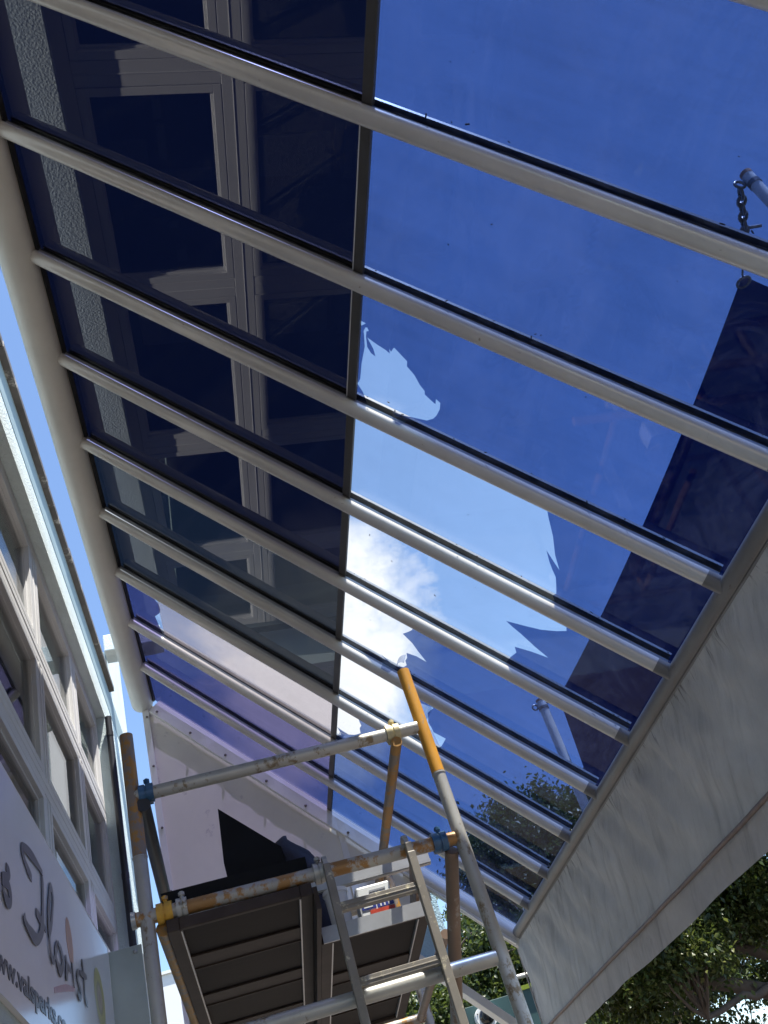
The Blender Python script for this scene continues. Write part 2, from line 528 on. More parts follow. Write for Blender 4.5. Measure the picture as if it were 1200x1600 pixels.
# ------------------------------------------------------------------ mesh helpers
class MB:
    def __init__(self, mat4=None):
        self.v, self.f, self.s, self.mi, self.x = [], [], [], [], mat4
        self.cur = 0
        self.uv = None

    def add(self, verts, faces, smooth=False):
        b = len(self.v)
        for p in verts:
            p = Vector(p)
            self.v.append(self.x @ p if self.x else p)
        for fc in faces:
            self.f.append([b + i for i in fc])
            self.s.append(smooth)
            self.mi.append(self.cur)
        return self

    def box(self, x0, x1, y0, y1, z0, z1):
        vs = [(x, y, z) for x in (x0, x1) for y in (y0, y1) for z in (z0, z1)]
        return self.add(vs, [(0, 1, 3, 2), (4, 6, 7, 5), (0, 4, 5, 1), (2, 3, 7, 6), (0, 2, 6, 4), (1, 5, 7, 3)])

    def obox(self, c, ex, ey, ez):
        """box round c with half-axes ex, ey, ez"""
        c, ex, ey, ez = map(Vector, (c, ex, ey, ez))
        vs = [c + ex * i + ey * j + ez * k for i in (-1, 1) for j in (-1, 1) for k in (-1, 1)]
        return self.add(vs, [(0, 1, 3, 2), (4, 6, 7, 5), (0, 4, 5, 1), (2, 3, 7, 6), (0, 2, 6, 4), (1, 5, 7, 3)])

    def prism(self, poly, d):
        """closed polygon (list of 3D points) thickened by vector d"""
        d = Vector(d)
        p = [Vector(q) for q in poly]
        n = len(p)
        tris = tessellate_polygon([p])
        vs = p + [q + d for q in p]
        fs = [tuple(t) for t in tris] + [tuple(n + i for i in reversed(t)) for t in tris]
        fs += [(i, (i + 1) % n, n + (i + 1) % n, n + i) for i in range(n)]
        return self.add(vs, fs)

    def sheet(self, poly):
        p = [Vector(q) for q in poly]
        return self.add(p, [tuple(t) for t in tessellate_polygon([p])])

    def path(self, pts, rad, seg=16, caps=True):
        """round tube through pts; rad a number or one per point"""
        pts = [Vector(p) for p in pts]
        rr = rad if isinstance(rad, (list, tuple)) else [rad] * len(pts)
        d0 = (pts[1] - pts[0]).normalized()
        ref = Vector((0, 0, 1)) if abs(d0.z) < 0.9 else Vector((1, 0, 0))
        nrm = d0.cross(ref).normalized()
        rings = []
        for i, p in enumerate(pts):
            if i == 0:
                t = pts[1] - pts[0]
            elif i == len(pts) - 1:
                t = pts[-1] - pts[-2]
            else:
                t = (pts[i + 1] - p).normalized() + (p - pts[i - 1]).normalized()
            t.normalize()
            nrm = (nrm - t * nrm.dot(t)).normalized()
            bn = t.cross(nrm)
            rings.append([p + (nrm * math.cos(2 * math.pi * k / seg) + bn * math.sin(2 * math.pi * k / seg)) * rr[i] for k in range(seg)])
        vs = [q for r_ in rings for q in r_]
        fs = []
        for i in range(len(pts) - 1):
            for k in range(seg):
                a, b = i * seg + k, i * seg + (k + 1) % seg
                fs.append((a, b, b + seg, a + seg))
        self.add(vs, fs, True)
        if caps:
            self.add(rings[0], [tuple(reversed(range(seg)))])
            self.add(rings[-1], [tuple(range(seg))])
        return self

    def ribbon(self, pts, w, nrm, th=0.002):
        """flat band through pts of width w (number or list) lying across nrm, th thick: brush strokes"""
        pts = [Vector(p) for p in pts]
        nrm = Vector(nrm)
        ws = w if isinstance(w, (list, tuple)) else [w] * len(pts)
        L, Rr = [], []
        for i, p in enumerate(pts):
            t = pts[min(i + 1, len(pts) - 1)] - pts[max(i - 1, 0)]
            sd_ = nrm.cross(t).normalized() * ws[i] * 0.5
            L.append(p + sd_)
            Rr.append(p - sd_)
        n = len(pts)
        vs = L + Rr + [q + nrm * th for q in L] + [q + nrm * th for q in Rr]
        fs = []
        for i in range(n - 1):
            fs += [(2 * n + i, 2 * n + i + 1, 3 * n + i + 1, 3 * n + i), (i, i + 1, 2 * n + i + 1, 2 * n + i), (n + i + 1, n + i, 3 * n + i, 3 * n + i + 1)]
        fs += [(0, 2 * n, 3 * n, n), (n - 1, 2 * n - 1, 4 * n - 1, 3 * n - 1)]
        return self.add(vs, fs)

    def ball(self, c, r, seg=16, rings=10, sc=(1, 1, 1), half=None):
        c = Vector(c)
        vs, fs = [], []
        for i in range(rings + 1):
            th = math.pi * i / rings
            for k in range(seg):
                ph = 2 * math.pi * k / seg
                vs.append(c + Vector((math.sin(th) * math.cos(ph) * sc[0], math.sin(th) * math.sin(ph) * sc[1], math.cos(th) * sc[2])) * r)
        for i in range(rings):
            for k in range(seg):
                a, b = i * seg + k, i * seg + (k + 1) % seg
                fs.append((a, a + seg, b + seg, b))
        return self.add(vs, fs, True)

    def grid(self, P, smooth=True):
        """P[i][j] points"""
        n, m = len(P), len(P[0])
        vs = [q for r_ in P for q in r_]
        fs = [(i * m + j, i * m + j + 1, (i + 1) * m + j + 1, (i + 1) * m + j) for i in range(n - 1) for j in range(m - 1)]
        return self.add(vs, fs, smooth)

    def build(self, name, mats, parent=None, bevel=0.0):
        me = bpy.data.meshes.new(name)
        me.from_pydata([tuple(p) for p in self.v], [], self.f)
        me.polygons.foreach_set('use_smooth', self.s)
        for m_ in (mats if isinstance(mats, (list, tuple)) else [mats]):
            me.materials.append(m_)
        me.polygons.foreach_set('material_index', self.mi)
        me.update()
        o = bpy.data.objects.new(name, me)
        COL.objects.link(o)
        if parent is not None:
            put(o, parent)
        if bevel:
            md = o.modifiers.new('bevel', 'BEVEL')
            md.width = bevel
            md.segments = 2
            md.limit_method = 'ANGLE'
        return o


WORLD = {}


def put(o, parent):
    o.parent = parent
    o.matrix_parent_inverse = WORLD.get(parent.name, Matrix.Identity(4)).inverted()


def tag(o, label, cat, group=None, kind=None):
    if label:
        o['label'] = label
    if cat:
        o['category'] = cat
    if group:
        o['group'] = group
    if kind:
        o['kind'] = kind
    return o


def thing(name, loc, label, cat, group=None, rot=None):
    o = bpy.data.objects.new(name, None)
    COL.objects.link(o)
    o.empty_display_size = 0.1
    mw = Matrix.Translation(loc)
    if rot is not None:
        mw = mw @ rot
    o.matrix_world = mw
    WORLD[o.name] = mw
    return tag(o, label, cat, group)


# ------------------------------------------------------------------ ground
def struct(name, mb, mat):
    o = mb.build(name, mat)
    o['kind'] = 'structure'
    return o


struct('ground', MB().box(-400, 400, -400, 400, -1.0, -0.16), M['earth'])
struct('road', MB().box(3.6, 11.0, -60, 120, -0.155, -0.12), M['asphalt'])
struct('pavement', MB().box(-0.8, 3.4, -60, 60, -0.15, 0.0), M['paving'])
struct('kerb', MB().box(3.405, 3.6, -60, 60, -0.15, 0.002), M['concrete'])
struct('far_pavement', MB().box(11.0, 16.0, -60, 120, -0.155, -0.01), M['asphalt'])

# ------------------------------------------------------------------ glass canopy
A = Vector((0.681998, 0, -0.731354))     # down the slope
N = Vector((0.731354, 0, 0.681998))      # out of the roof
YV = Vector((0, 1, 0))
CAM0 = Vector((0, 0, 1.6))
SD = 2.6


def cp(s, y, off=0.0):
    return CAM0 + A * s + N * (SD + off) + YV * y


Y0, DY = 1.58994, 0.67775
S_R, S_M, S_E = -3.408, -1.537, 0.191
Y_END = 7.69
S_T, T_OFF = -3.486, -0.03
rows = [Y0 + DY * k for k in range(-11, 9)]   # rafter lines, rows[11] is the first one fully in view
canopy = thing('glass_canopy', (0.9, 3.2, 0), 'sloping glass canopy of white tubes with torn blue film over the pavement', 'glass roof')  # farthest rows behind the camera added, unseen, to cut sun bounce

MB().path([cp(S_T, -6.2, T_OFF), cp(S_T, 7.70, T_OFF)], 0.094, 40).build('ridge_tube', M['ridge'], canopy)
for yj in (3.50, 3.545, 4.95):
    MB().path([cp(S_T, yj - 0.005, T_OFF), cp(S_T, yj + 0.005, T_OFF)], 0.0946, 40).build('joint_ring', M['ridge'], canopy)
MB().path([cp(0.236, -6.2, 0.005), cp(0.236, 7.72, 0.005)], 0.043, 28).build('eave_tube', M['eave'], canopy)
MB().obox(cp(0.272, 2.16, -0.018), YV * 5.56, A * 0.010, N * 0.016).build('awning_track', M['eave'], canopy)

for i, y in enumerate(rows):
    rf = MB().path([cp(-3.40, y), cp(S_E - 0.045, y)], 0.0345, 28).build('rafter', M['tube'], canopy)
    c0 = (S_R + S_E) / 2
    hl = (S_E - S_R) / 2 - 0.01
    st = MB().obox(cp(c0, y, 0.0370), A * hl, YV * 0.017, N * 0.0062)
    st.build('glazing_stem', M['alu'], rf)
    gk = MB()
    n = 120
    for sgn in (-1, 1):
        P0, P1 = [], []
        for j in range(n + 1):
            s = c0 - hl + 2 * hl * j / n
            w = 0.0175 + 0.0018 * math.sin(j * 0.9 + i) + rng.normal(0, 0.0012)
            P0.append(cp(s, y + sgn * w, 0.0435))
            P1.append(cp(s, y + sgn * (w + 0.0015), 0.0490))
        gk.grid([P0, P1] if sgn < 0 else [P1, P0], False)
    gk.obox(cp(c0, y, 0.0462), A * hl, YV * 0.017, N * 0.0028)
    gk.build('rubber_gasket', M['rubber'], rf)
    MB().obox(cp(c0, y, 0.071), A * hl, YV * 0.030, N * 0.006).build('glazing_cap', M['alu'], rf)
    MB().path([cp(S_E - 0.05, y), cp(S_E + 0.035, y)], 0.0352, 24).build('shaded_end', M['eave'], rf)  # dark tube stands in for the shade on the rafter end

edges = rows + [Y_END]
FILM_OFF = 0.0488


def polys(k, y0, y1):
    """outline of the blue film left on each lower pane, torn edges as they run, in (s, y)"""
    sl, sr = S_M + 0.012, S_E + 0.02
    if k == 5:
        notch = [(sl, 2.488), (-1.496, 2.490), (-1.508, 2.503), (-1.522, 2.516), (-1.519, 2.562), (sl, 2.553)]
        hole = [(-1.459, y1), (-1.474, 2.90), (-1.489, 2.87), (-1.520, 2.835), (-1.512, 2.822), (-1.506, 2.800), (-1.504, 2.710), (-1.494, 2.615),
                (-1.500, 2.560), (-1.504, 2.534), (-1.497, 2.512), (-1.488, 2.508), (-1.480, 2.522), (-1.491, 2.530), (-1.491, 2.559), (-1.482, 2.609), (-1.462, 2.632), (-1.439, 2.640),
                (-1.452, 2.605), (-1.485, 2.559), (-1.440, 2.572), (-1.394, 2.581), (-1.373, 2.590), (-1.378, 2.566), (-1.368, 2.578), (-1.360, 2.556), (-1.355, 2.549), (-1.318, 2.572), (-1.290, 2.589),
                (-1.288, 2.616), (-1.249, 2.644), (-1.219, 2.683), (-1.193, 2.704), (-1.191, 2.722), (-1.160, 2.738), (-1.136, 2.748), (-1.137, 2.719), (-1.115, 2.729),
                (-1.113, 2.765), (-1.124, 2.81), (-1.137, 2.835), (-1.165, 2.862), (-1.220, 2.878), (-1.281, 2.896), (-1.338, 2.902), (-1.300, 2.915), (-1.327, y1)]
        return [(sl, y0)] + notch + [(sl, y1)] + hole + [(sr, y1), (sr, y0)]
    if k == 6:
        return [(-0.58, y0), (-0.560, 3.02), (-0.536, 3.085), (-0.512, 3.14), (-0.491, 3.188), (-0.455, 3.30), (-0.415, 3.382), (-0.452, 3.345), (-0.499, 3.295), (-0.470, 3.36), (-0.446, 3.401),
                (-0.420, 3.44), (-0.406, 3.491), (-0.392, 3.55), (-0.405, 3.575), (-0.382, y1), (sr, y1), (sr, y0)]
    if k == 7:
        return [(-0.36, y0), (-0.303, 3.70), (-0.286, 3.78), (-0.330, 3.82), (-0.401, 3.870), (-0.48, 3.905), (-0.580, 3.945), (-0.540, 3.965), (-0.489, 3.985), (-0.40, 4.03), (-0.320, 4.062), (-0.41, 4.085),
                (-0.498, 4.118), (-0.480, 4.16), (-0.500, 4.22), (-0.518, y1), (sr, y1), (sr, y0)]
    if k == 8:
        return [(-1.02, y0), (-1.079, 4.475), (-1.100, 4.51), (-1.126, 4.550), (-1.06, 4.59), (-1.01, 4.645), (-0.953, 4.701), (-1.02, 4.70), (-1.084, 4.721), (-1.075, 4.77), (-1.084, 4.809), (-1.070, 4.85), (-1.088, 4.890),
                (-1.125, 4.915), (-1.157, 4.925), (-1.20, 4.91), (-1.246, 4.885), (-1.197, 4.930), (-1.25, 4.932), (-1.301, 4.930), (-1.35, 4.945), (-1.406, y1), (sr, y1), (sr, y0)]
    if k == 9:
        return [(-1.03, y0), (-0.994, 5.08), (-0.960, 5.185), (-0.851, 5.154), (-0.880, 5.25), (-0.862, 5.360), (-0.835, 5.40), (-0.815, 5.441), (-0.728, 5.434), (-0.735, 5.50), (-0.743, 5.561), (-0.77, 5.62),
                (-0.801, y1), (sr, y1), (sr, y0)]
    if k == 10:
        return [(-1.40, y0), (-1.368, 5.80), (-1.345, 5.87), (-1.328, 5.911), (-1.338, 5.96), (-1.327, 6.026), (-1.37, 6.10), (-1.421, 6.151), (-1.47, 6.150), (-1.518, 6.140), (-1.495, 6.18), (-1.478, 6.224),
                (-1.505, 6.26), (sl, 6.285), (sl, y1), (sr, y1), (sr, y0)]
    return [(sl, y0), (sl, y1), (sr, y1), (sr, y0)]


def curl(p0, p1, out, w, turn, segs=8):
    """a torn strip of film that rolls away from the glass: p0, p1 its root in (s, y), out its direction in (s, y)"""
    P = []
    for i in range(segs + 1):
        t = i / segs
        ang = turn * t
        run = w * (math.sin(ang) / turn)
        drop = w * ((1 - math.cos(ang)) / turn)
        sh = 1 - 0.55 * t
        row = []
        for j in range(5):
            u = (j / 4 - 0.5) * sh + 0.5
            s = p0[0] + (p1[0] - p0[0]) * u + out[0] * run
            y = p0[1] + (p1[1] - p0[1]) * u + out[1] * run
            row.append(cp(s, y, FILM_OFF - 0.002 - drop))
        P.append(row)
    return MB().grid(P)


for k in range(len(edges) - 1):
    y0, y1 = edges[k] + 0.003, edges[k + 1] - 0.003
    k -= 7
    yc, hy = (y0 + y1) / 2, (y1 - y0) / 2
    # upper pane, between ridge and joint
    old = k >= 10
    sa, sb = S_R - 0.02, S_M - 0.003
    far = k in (8, 9)
    pn = MB().obox(cp((sa + sb) / 2, yc, 0.0555), A * (sb - sa) / 2, YV * hy, N * 0.005)
    pane = pn.build('glass_pane', M['glass'] if old else (M['glass_dark_far'] if far else M['glass_dark']), canopy)
    if not old:
        pane['label'] = 'dark tinted upper pane mirroring the shop windows'
    elif k == 10:
        pane['label'] = 'clear upper pane with milky glue residue'
        g = [(sa, y0), (sa, y1), (-3.114, y1), (-3.16, 6.108), (-3.13, 6.06), (-3.103, 6.016), (-3.085, 5.95), (-3.095, 5.881), (-3.14, 5.83), (-3.128, 5.782), (-3.13, y0)]
        MB().sheet([cp(s, y, FILM_OFF) for s, y in g]).build('window_film', M['film_cloud'], pane)
        g = [(-3.10, y0), (-3.10, y1), (sb, y1), (sb, y0)]
        MB().sheet([cp(s, y, FILM_OFF) for s, y in g]).build('glue_residue', M['residue'], pane)
    else:
        MB().sheet([cp(s, y, FILM_OFF) for s, y in ((sa, y0), (sa, y1), (sb, y1), (sb, y0))]).build('window_film', M['film_cloud'], pane)
    # lower pane, between joint and eave
    sa, sb = S_M + 0.003, S_E + 0.03
    pane = MB().obox(cp((sa + sb) / 2, yc, 0.0555), A * (sb - sa) / 2, YV * hy, N * 0.005).build('glass_pane', M['glass'], canopy)
    pl = polys(k, y0, y1)
    MB().sheet([cp(s, y, FILM_OFF) for s, y in pl]).build('window_film', M['film'], pane)
    if 5 <= k <= 10:
        pane['label'] = 'clear lower pane with torn blue film'
    if k == 8:
        curl((-1.25, 4.925), (-1.13, 4.92), (0.5, -0.6), 0.10, 2.4).build('film_flap', M['film_flap'], pane)
        curl((-1.088, 4.84), (-1.085, 4.74), (-0.8, 0.1), 0.09, 2.6).build('film_flap', M['film_flap'], pane)
    if k == 9:
        curl((-0.98, 5.15), (-0.86, 5.16), (0.15, 0.8), 0.22, 1.3).build('film_flap', M['film_flap'], pane)
        curl((-0.83, 5.42), (-0.75, 5.57), (-0.7, 0.3), 0.14, 2.2).build('film_flap', M['film_flap'], pane)
    if k == 5:
        curl((-1.33, 2.90), (-1.24, 2.885), (-0.1, 0.6), 0.07, 2.2).build('film_flap', M['film_flap'], pane)
    if k == 10:
        curl((-1.50, 6.17), (-1.43, 6.15), (0.2, -0.7), 0.08, 2.0).build('film_flap', M['film_flap'], pane)
    # joint bar between rafters
    MB().obox(cp(S_M, yc, 0.0395), A * 0.021, YV * (hy - 0.018), N * 0.0085).build('glazing_bar', M['alu_dark'], canopy, 0.002)
    if k in (4, 5):
        MB().obox(cp(S_M - 0.0235, yc, 0.034), A * 0.0022, YV * (hy - 0.018), N * 0.0022).build('highlight_edge', M['flash'], canopy)  # thin highlight along the bar, built as a pale strip
    MB().obox(cp(S_R - 0.004, yc, 0.036), A * 0.016, YV * (hy - 0.016), N * 0.012).build('rubber_strip', M['rubber'], canopy)

# bits of leaf and grit lying on the glass, mostly along the upper side of the caps
lt = MB()
for i in range(230):
    k_ = int(rng.integers(9, 19))
    s = float(rng.uniform(S_M + 0.02, S_E - 0.02)) if rng.random() < 0.75 else float(rng.uniform(S_R + 0.05, S_M - 0.03))
    edge = rng.random() < 0.55
    y = edges[k_ + 1] - 0.034 - abs(float(rng.normal(0, 0.012))) if edge else float(rng.uniform(edges[k_] + 0.04, edges[k_ + 1] - 0.04))
    r_ = float(rng.uniform(0.0015, 0.0045)) * (1.0 if edge else 0.75)
    a = float(rng.uniform(0, 6.28))
    u, w = A * math.cos(a) + YV * math.sin(a), YV * math.cos(a) - A * math.sin(a)
    lt.obox(cp(s, y, 0.0615), u * r_ * float(rng.uniform(1, 2.2)), w * r_ * 0.6, N * 0.0008)
lo = lt.build('leaf_litter', M['bark'], canopy)
lo['kind'] = 'stuff'

# gable end: flashing, flat panel, corner strip
fl = MB()
for a0, a1 in ((-3.36, -2.45), (-2.45, -1.55), (-1.55, -0.65), (-0.65, 0.26)):
    n = 10
    Pt, Pm, Pb, Pc = [], [], [], []
    for j in range(n + 1):
        s = a0 + (a1 - a0) * j / n
        wv = 0.005 * math.sin(math.pi * j / n * 2) * rng.uniform(0.4, 1.0)
        Pt.append(cp(s, 7.665, 0.06))
        Pm.append(cp(s, 7.650, 0.01))
        Pb.append(cp(s, 7.652 + 0.004 * rng.uniform(-1, 1), -0.075 + wv * 0.6))
        Pc.append(cp(s, 7.69, -0.078 + wv * 0.6))
    fl.grid([Pt, Pm, Pb, Pc], False)
fl.build('end_flashing', M['flash'], canopy)
MB().path([cp(-0.75, 7.70, -0.02), cp(0.30, 7.70, -0.02)], 0.062, 24).build('end_tube', M['tube'], canopy)
gp = [(-0.46, 3.62), (1.50, 3.62), (1.50, 5.41 - 1.0724 * 1.50), (-0.46, 5.41 + 1.0724 * 0.46)]
gable = MB().prism([(x, 7.70, z) for x, z in gp], (0, 0.02, 0)).build('gable_panel', M['panel'], canopy)
MB().box(0.905, 0.955, 7.690, 7.699, 3.62, 4.42).build('panel_joint', M['flash'], gable)
MB().box(-0.508, -0.455, 7.675, 7.74, 2.2, 5.86).build('corner_strip', M['flash'], canopy)
for z in (5.74, 5.27, 4.72, 4.2, 3.75):
    MB().ball((-0.475, 7.672, z), 0.011, 8, 5).build('screw', M['screw'], canopy)
for s in (-3.30, -2.93, -2.55, -2.12, -1.72, -1.3, -0.9):
    p = cp(s, 7.642, -0.045)
    MB().ball(p, 0.012, 8, 5).build('screw', M['screw'], canopy)

# ------------------------------------------------------------------ shop building
shop = thing('shop_building', (-0.9, 3.0, 0), 'pale aqua shop front with grey framed window grid beside the canopy', 'shop')
MB().box(-1.25, -0.80, -6.0, 9.35, 5.70, 5.955).build('plaster_band', M['plaster'], shop)
MB().box(-1.25, -0.797, -6.0, 9.35, 5.956, 6.25).build('parapet_band', M['aqua'], shop)
cb = MB()
yy = -6.0
while yy < 8.0:
    L = random.uniform(0.7, 1.6)
    cb.box(-1.30, -0.752 + random.uniform(-0.006, 0.006), yy, min(yy + L, 8.0) - 0.002, 6.251, 6.305 + random.uniform(-0.006, 0.006))
    yy += L
cb.build('roof_cap', M['cap'], shop, 0.004)
MB().box(-1.25, -0.80, 7.43, 9.35, 0.0, 5.699).build('end_pier', M['plaster_dirty'], shop)
MB().box(-1.25, -0.80, -6.0, 7.43, 0.0, 3.40).build('lower_wall', M['plaster_dirty'], shop)
MB().box(-1.25, -0.785, -6.0, 7.43, 3.401, 3.45).build('window_sill', M['frame'], shop, 0.006)
MB().prism([(-1.25, 8.001, 6.252), (-1.25, 9.38, 6.252), (-1.25, 9.38, 7.46), (-1.25, 8.001, 6.70)], (0.45, 0, 0)).build('tall_wall', M['plaster'], shop)
MB().box(-0.79, -0.25, 7.86, 8.10, 6.62, 6.80).build('parapet_stub', M['plaster'], shop, 0.01)
room = MB()
room.box(-5.0, -4.9, -6, 9.3, 0, 6.2)
room.box(-4.9, -1.26, -6, 9.3, 5.72, 5.8)
room.box(-4.9, -1.26, -6, 9.3, 3.0, 3.1)
room.box(-4.9, -1.26, 9.2, 9.3, 3.1, 5.7)
room.box(-4.9, -1.26, -6, -5.9, 3.1, 5.7)
room.build('room_wall', M['room'], shop)
bl = MB()
for yb in (3.05, 4.35):
    bl.box(-1.6, -1.58, yb, yb + 0.28, 4.2, 5.55)
    bl.box(-1.9, -1.55, yb - 0.3, yb + 0.3, 3.95, 4.12)
bl.build('blind', M['blind'], shop)
MB().box(-1.10, -1.085, 2.40, 2.95, 4.93, 5.32).build('inner_board', M['room'], shop)
MB().box(-1.06, -1.03, 2.42, 2.62, 5.22, 5.265).box(-1.06, -1.03, 2.66, 2.86, 5.215, 5.26).build('shelf_edge', M['blind'], shop)
MB().box(-1.10, -1.085, 3.26, 3.58, 4.95, 5.34).build('inner_board', M['room'], shop)
MB().box(-1.07, -1.03, 3.44, 3.53, 5.17, 5.23).box(-1.07, -1.04, 3.27, 3.30, 5.20, 5.25).build('shelf_box', M['blind'], shop)

MUL = [2.2975 + 1.335 * k for k in range(-4, 4)] + [7.40]
RZ = [(4.905, 5.625), (4.045, 4.79), (3.52, 3.935)]
fr = MB()
XF0, XF1 = -0.950, -0.872
fr.box(XF0, XF1, MUL[0], 7.43, 5.625, 5.70)
fr.box(XF0, XF1, MUL[0], 7.43, 4.79, 4.905)
fr.box(XF0, XF1, MUL[0], 7.43, 3.935, 4.045)
fr.box(XF0, XF1, MUL[0], 7.43, 3.45, 3.52)
fr.box(XF0, XF1 + 0.003, MUL[0], 7.43, 4.844, 4.850)
fr.box(XF0, XF1 + 0.003, MUL[0], 7.43, 3.988, 3.994)
for y in MUL:
    w = 0.0685 if y < 7 else 0.03
    for z0, z1 in RZ:
        fr.box(XF0, XF1 - 0.002, y - w + 0.002, y + w - 0.002, z0 + 0.001, z1 - 0.001)
        fr.box(XF0, XF1 + 0.002, y - 0.003, y + 0.003, z0 + 0.001, z1 - 0.001)
fr.build('window_frame', M['frame'], shop, 0.003)
for i in range(len(MUL) - 1):
    ya = MUL[i] + 0.0705
    yb = MUL[i + 1] - (0.0705 if MUL[i + 1] < 7 else 0.032)
    for z0, z1 in RZ:
        za, zb = z0 + 0.003, z1 - 0.003
        b = 0.042
        sh = MB()
        for (p, q, r_, s_) in ((ya, yb, za, za + b), (ya, yb, zb - b, zb), (ya, ya + b, za + b, zb - b), (yb - b, yb, za + b, zb - b)):
            sh.box(-0.935, -0.8715, p, q, r_, s_)
        for (p, q, r_, s_) in ((ya + b, yb - b, za + b, za + b + 0.014), (ya + b, yb - b, zb - b - 0.014, zb - b), (ya + b, ya + b + 0.014, za + b + 0.014, zb - b - 0.014), (yb - b - 0.014, yb - b, za + b + 0.014, zb - b - 0.014)):
            sh.box(-0.925, -0.896, p, q, r_, s_)
        wn_ = sh.build('window', M['frame'], shop, 0.002)
        MB().box(-0.920, -0.912, ya + b + 0.004, yb - b - 0.004, za + b + 0.004, zb - b - 0.004).build('pane', M['pane'], wn_)

pipe = MB().path([(-0.770, 7.38, 0.0), (-0.770, 7.38, 5.66)], 0.027, 16)  # thin black vertical tube with wider rings
for z in (1.2, 2.9, 4.3, 5.5):
    pipe.path([(-0.770, 7.38, z - 0.02), (-0.770, 7.38, z + 0.02)], 0.030, 16)
tag(pipe.build('upright', M['dark_tube']), 'black downpipe beside the last shop window', 'drainpipe')

# sign
sign = thing('shop_sign', (-0.78, 4.0, 2.6), 'long white shop sign with handwritten Florist lettering under the windows', 'sign')
MB().prism([(-0.80, -3.0, 2.74), (-0.80, 6.05, 2.505), (-0.80, 6.05, 3.415), (-0.80, -3.0, 3.47)], (0.022, 0, 0)).build('sign_board', M['sign'], sign, 0.003)
XS = -0.7765


def spline(pts, n=6):
    out = []
    p = [Vector((0, a, b)) for a, b in pts]
    for i in range(len(p) - 1):
        p0, p1, p2, p3 = p[max(i - 1, 0)], p[i], p[i + 1], p[min(i + 2, len(p) - 1)]
        for j in range(n):
            t = j / n
            out.append(0.5 * ((2 * p1) + (p2 - p0) * t + (2 * p0 - 5 * p1 + 4 * p2 - p3) * t * t + (3 * p1 - p0 - 3 * p2 + p3) * t ** 3))
    out.append(p[-1])
    return out


STROKES = [
    ([(3.524, 3.03), (3.567, 3.018), (3.518, 2.986), (3.463, 2.961), (3.542, 2.966), (3.568, 2.935), (3.557, 2.908), (3.498, 2.901), (3.451, 2.928)], 0.030),
    ([(3.962, 3.133), (3.881, 3.149), (3.817, 3.176), (3.814, 3.205), (3.863, 3.222), (4.017, 3.234), (4.177, 3.228)], 0.030),
    ([(4.177, 3.228), (4.168, 3.146), (4.14, 3.038), (4.098, 2.963), (4.007, 2.905), (3.901, 2.898), (3.803, 2.91), (3.778, 2.934)], 0.032),
    ([(4.012, 3.016), (4.098, 3.006), (4.186, 2.992)], 0.026),
    ([(4.241, 2.979), (4.329, 3.073), (4.388, 3.185), (4.349, 3.225), (4.299, 3.157), (4.254, 3.041), (4.255, 2.943), (4.289, 2.897), (4.348, 2.929)], 0.026),
    ([(4.435, 3.007), (4.372, 2.95), (4.404, 2.909), (4.463, 2.896), (4.526, 2.949), (4.495, 2.992), (4.435, 3.007)], 0.028),
    ([(4.605, 3.0), (4.619, 2.963), (4.59, 2.897), (4.626, 2.959), (4.701, 2.957)], 0.028),
    ([(4.764, 3.009), (4.77, 2.953), (4.773, 2.901)], 0.020),
    ([(4.929, 3.013), (4.873, 2.967), (4.913, 2.939), (4.938, 2.913), (4.905, 2.884), (4.851, 2.898)], 0.024),
    ([(5.051, 3.099), (5.067, 3.026), (5.060, 2.922), (5.110, 2.900)], 0.024),
    ([(4.956, 3.013), (5.153, 3.036)], 0.018),
]
for si, (pts, w) in enumerate(STROKES):
    sp = spline(pts)
    n = len(sp)
    ws = [1.55 * w * (0.55 + 0.45 * math.sin(math.pi * (0.12 + 0.80 * j / (n - 1))) + 0.15 * math.sin(j * 0.5)) for j in range(n)]
    MB().ribbon([Vector((XS + 0.00022 * si + 0.00006 * j, q.y, q.z)) for j, q in enumerate(sp)], ws, (1, 0, 0), 0.0015).build('script_letter', M['ink'], sign)


def ellipse(cy, cz, ry, rz, rot, x, n=40):
    c, s = math.cos(rot), math.sin(rot)
    return [(x, cy + ry * math.cos(2 * math.pi * k / n) * c - rz * math.sin(2 * math.pi * k / n) * s,
             cz + ry * math.cos(2 * math.pi * k / n) * s + rz * math.sin(2 * math.pi * k / n) * c) for k in range(n)]


MB().prism(ellipse(4.755, 3.105, 0.075, 0.105, 0.35, XS - 0.0012), (0.0008, 0, 0)).build('orange_petal', M['orange_ink'], sign)
MB().prism([(XS - 0.0012, 4.31, 2.775), (XS - 0.0012, 4.55, 2.835), (XS - 0.0012, 4.80, 2.892), (XS - 0.0012, 4.81, 2.915), (XS - 0.0012, 4.56, 2.868), (XS - 0.0012, 4.31, 2.798)], (0.0008, 0, 0)).build('pink_reflection', M['pink_sheen'], sign)  # pink reflection painted on the sign as a flat band
em = MB()
ep = ellipse(5.56, 3.03, 0.165, 0.150, 0.0, XS - 0.0008)
em.add(ep, [tuple(range(len(ep)))])
eo = em.build('oval_emblem', M['emblem'], sign)
uvl = eo.data.uv_layers.new(name='UVMap')
for li, lp in enumerate(eo.data.loops):
    k = lp.vertex_index
    uvl.data[li].uv = (0.5 + 0.5 * math.cos(2 * math.pi * k / len(ep)), 0.5 + 0.5 * math.sin(2 * math.pi * k / len(ep)))


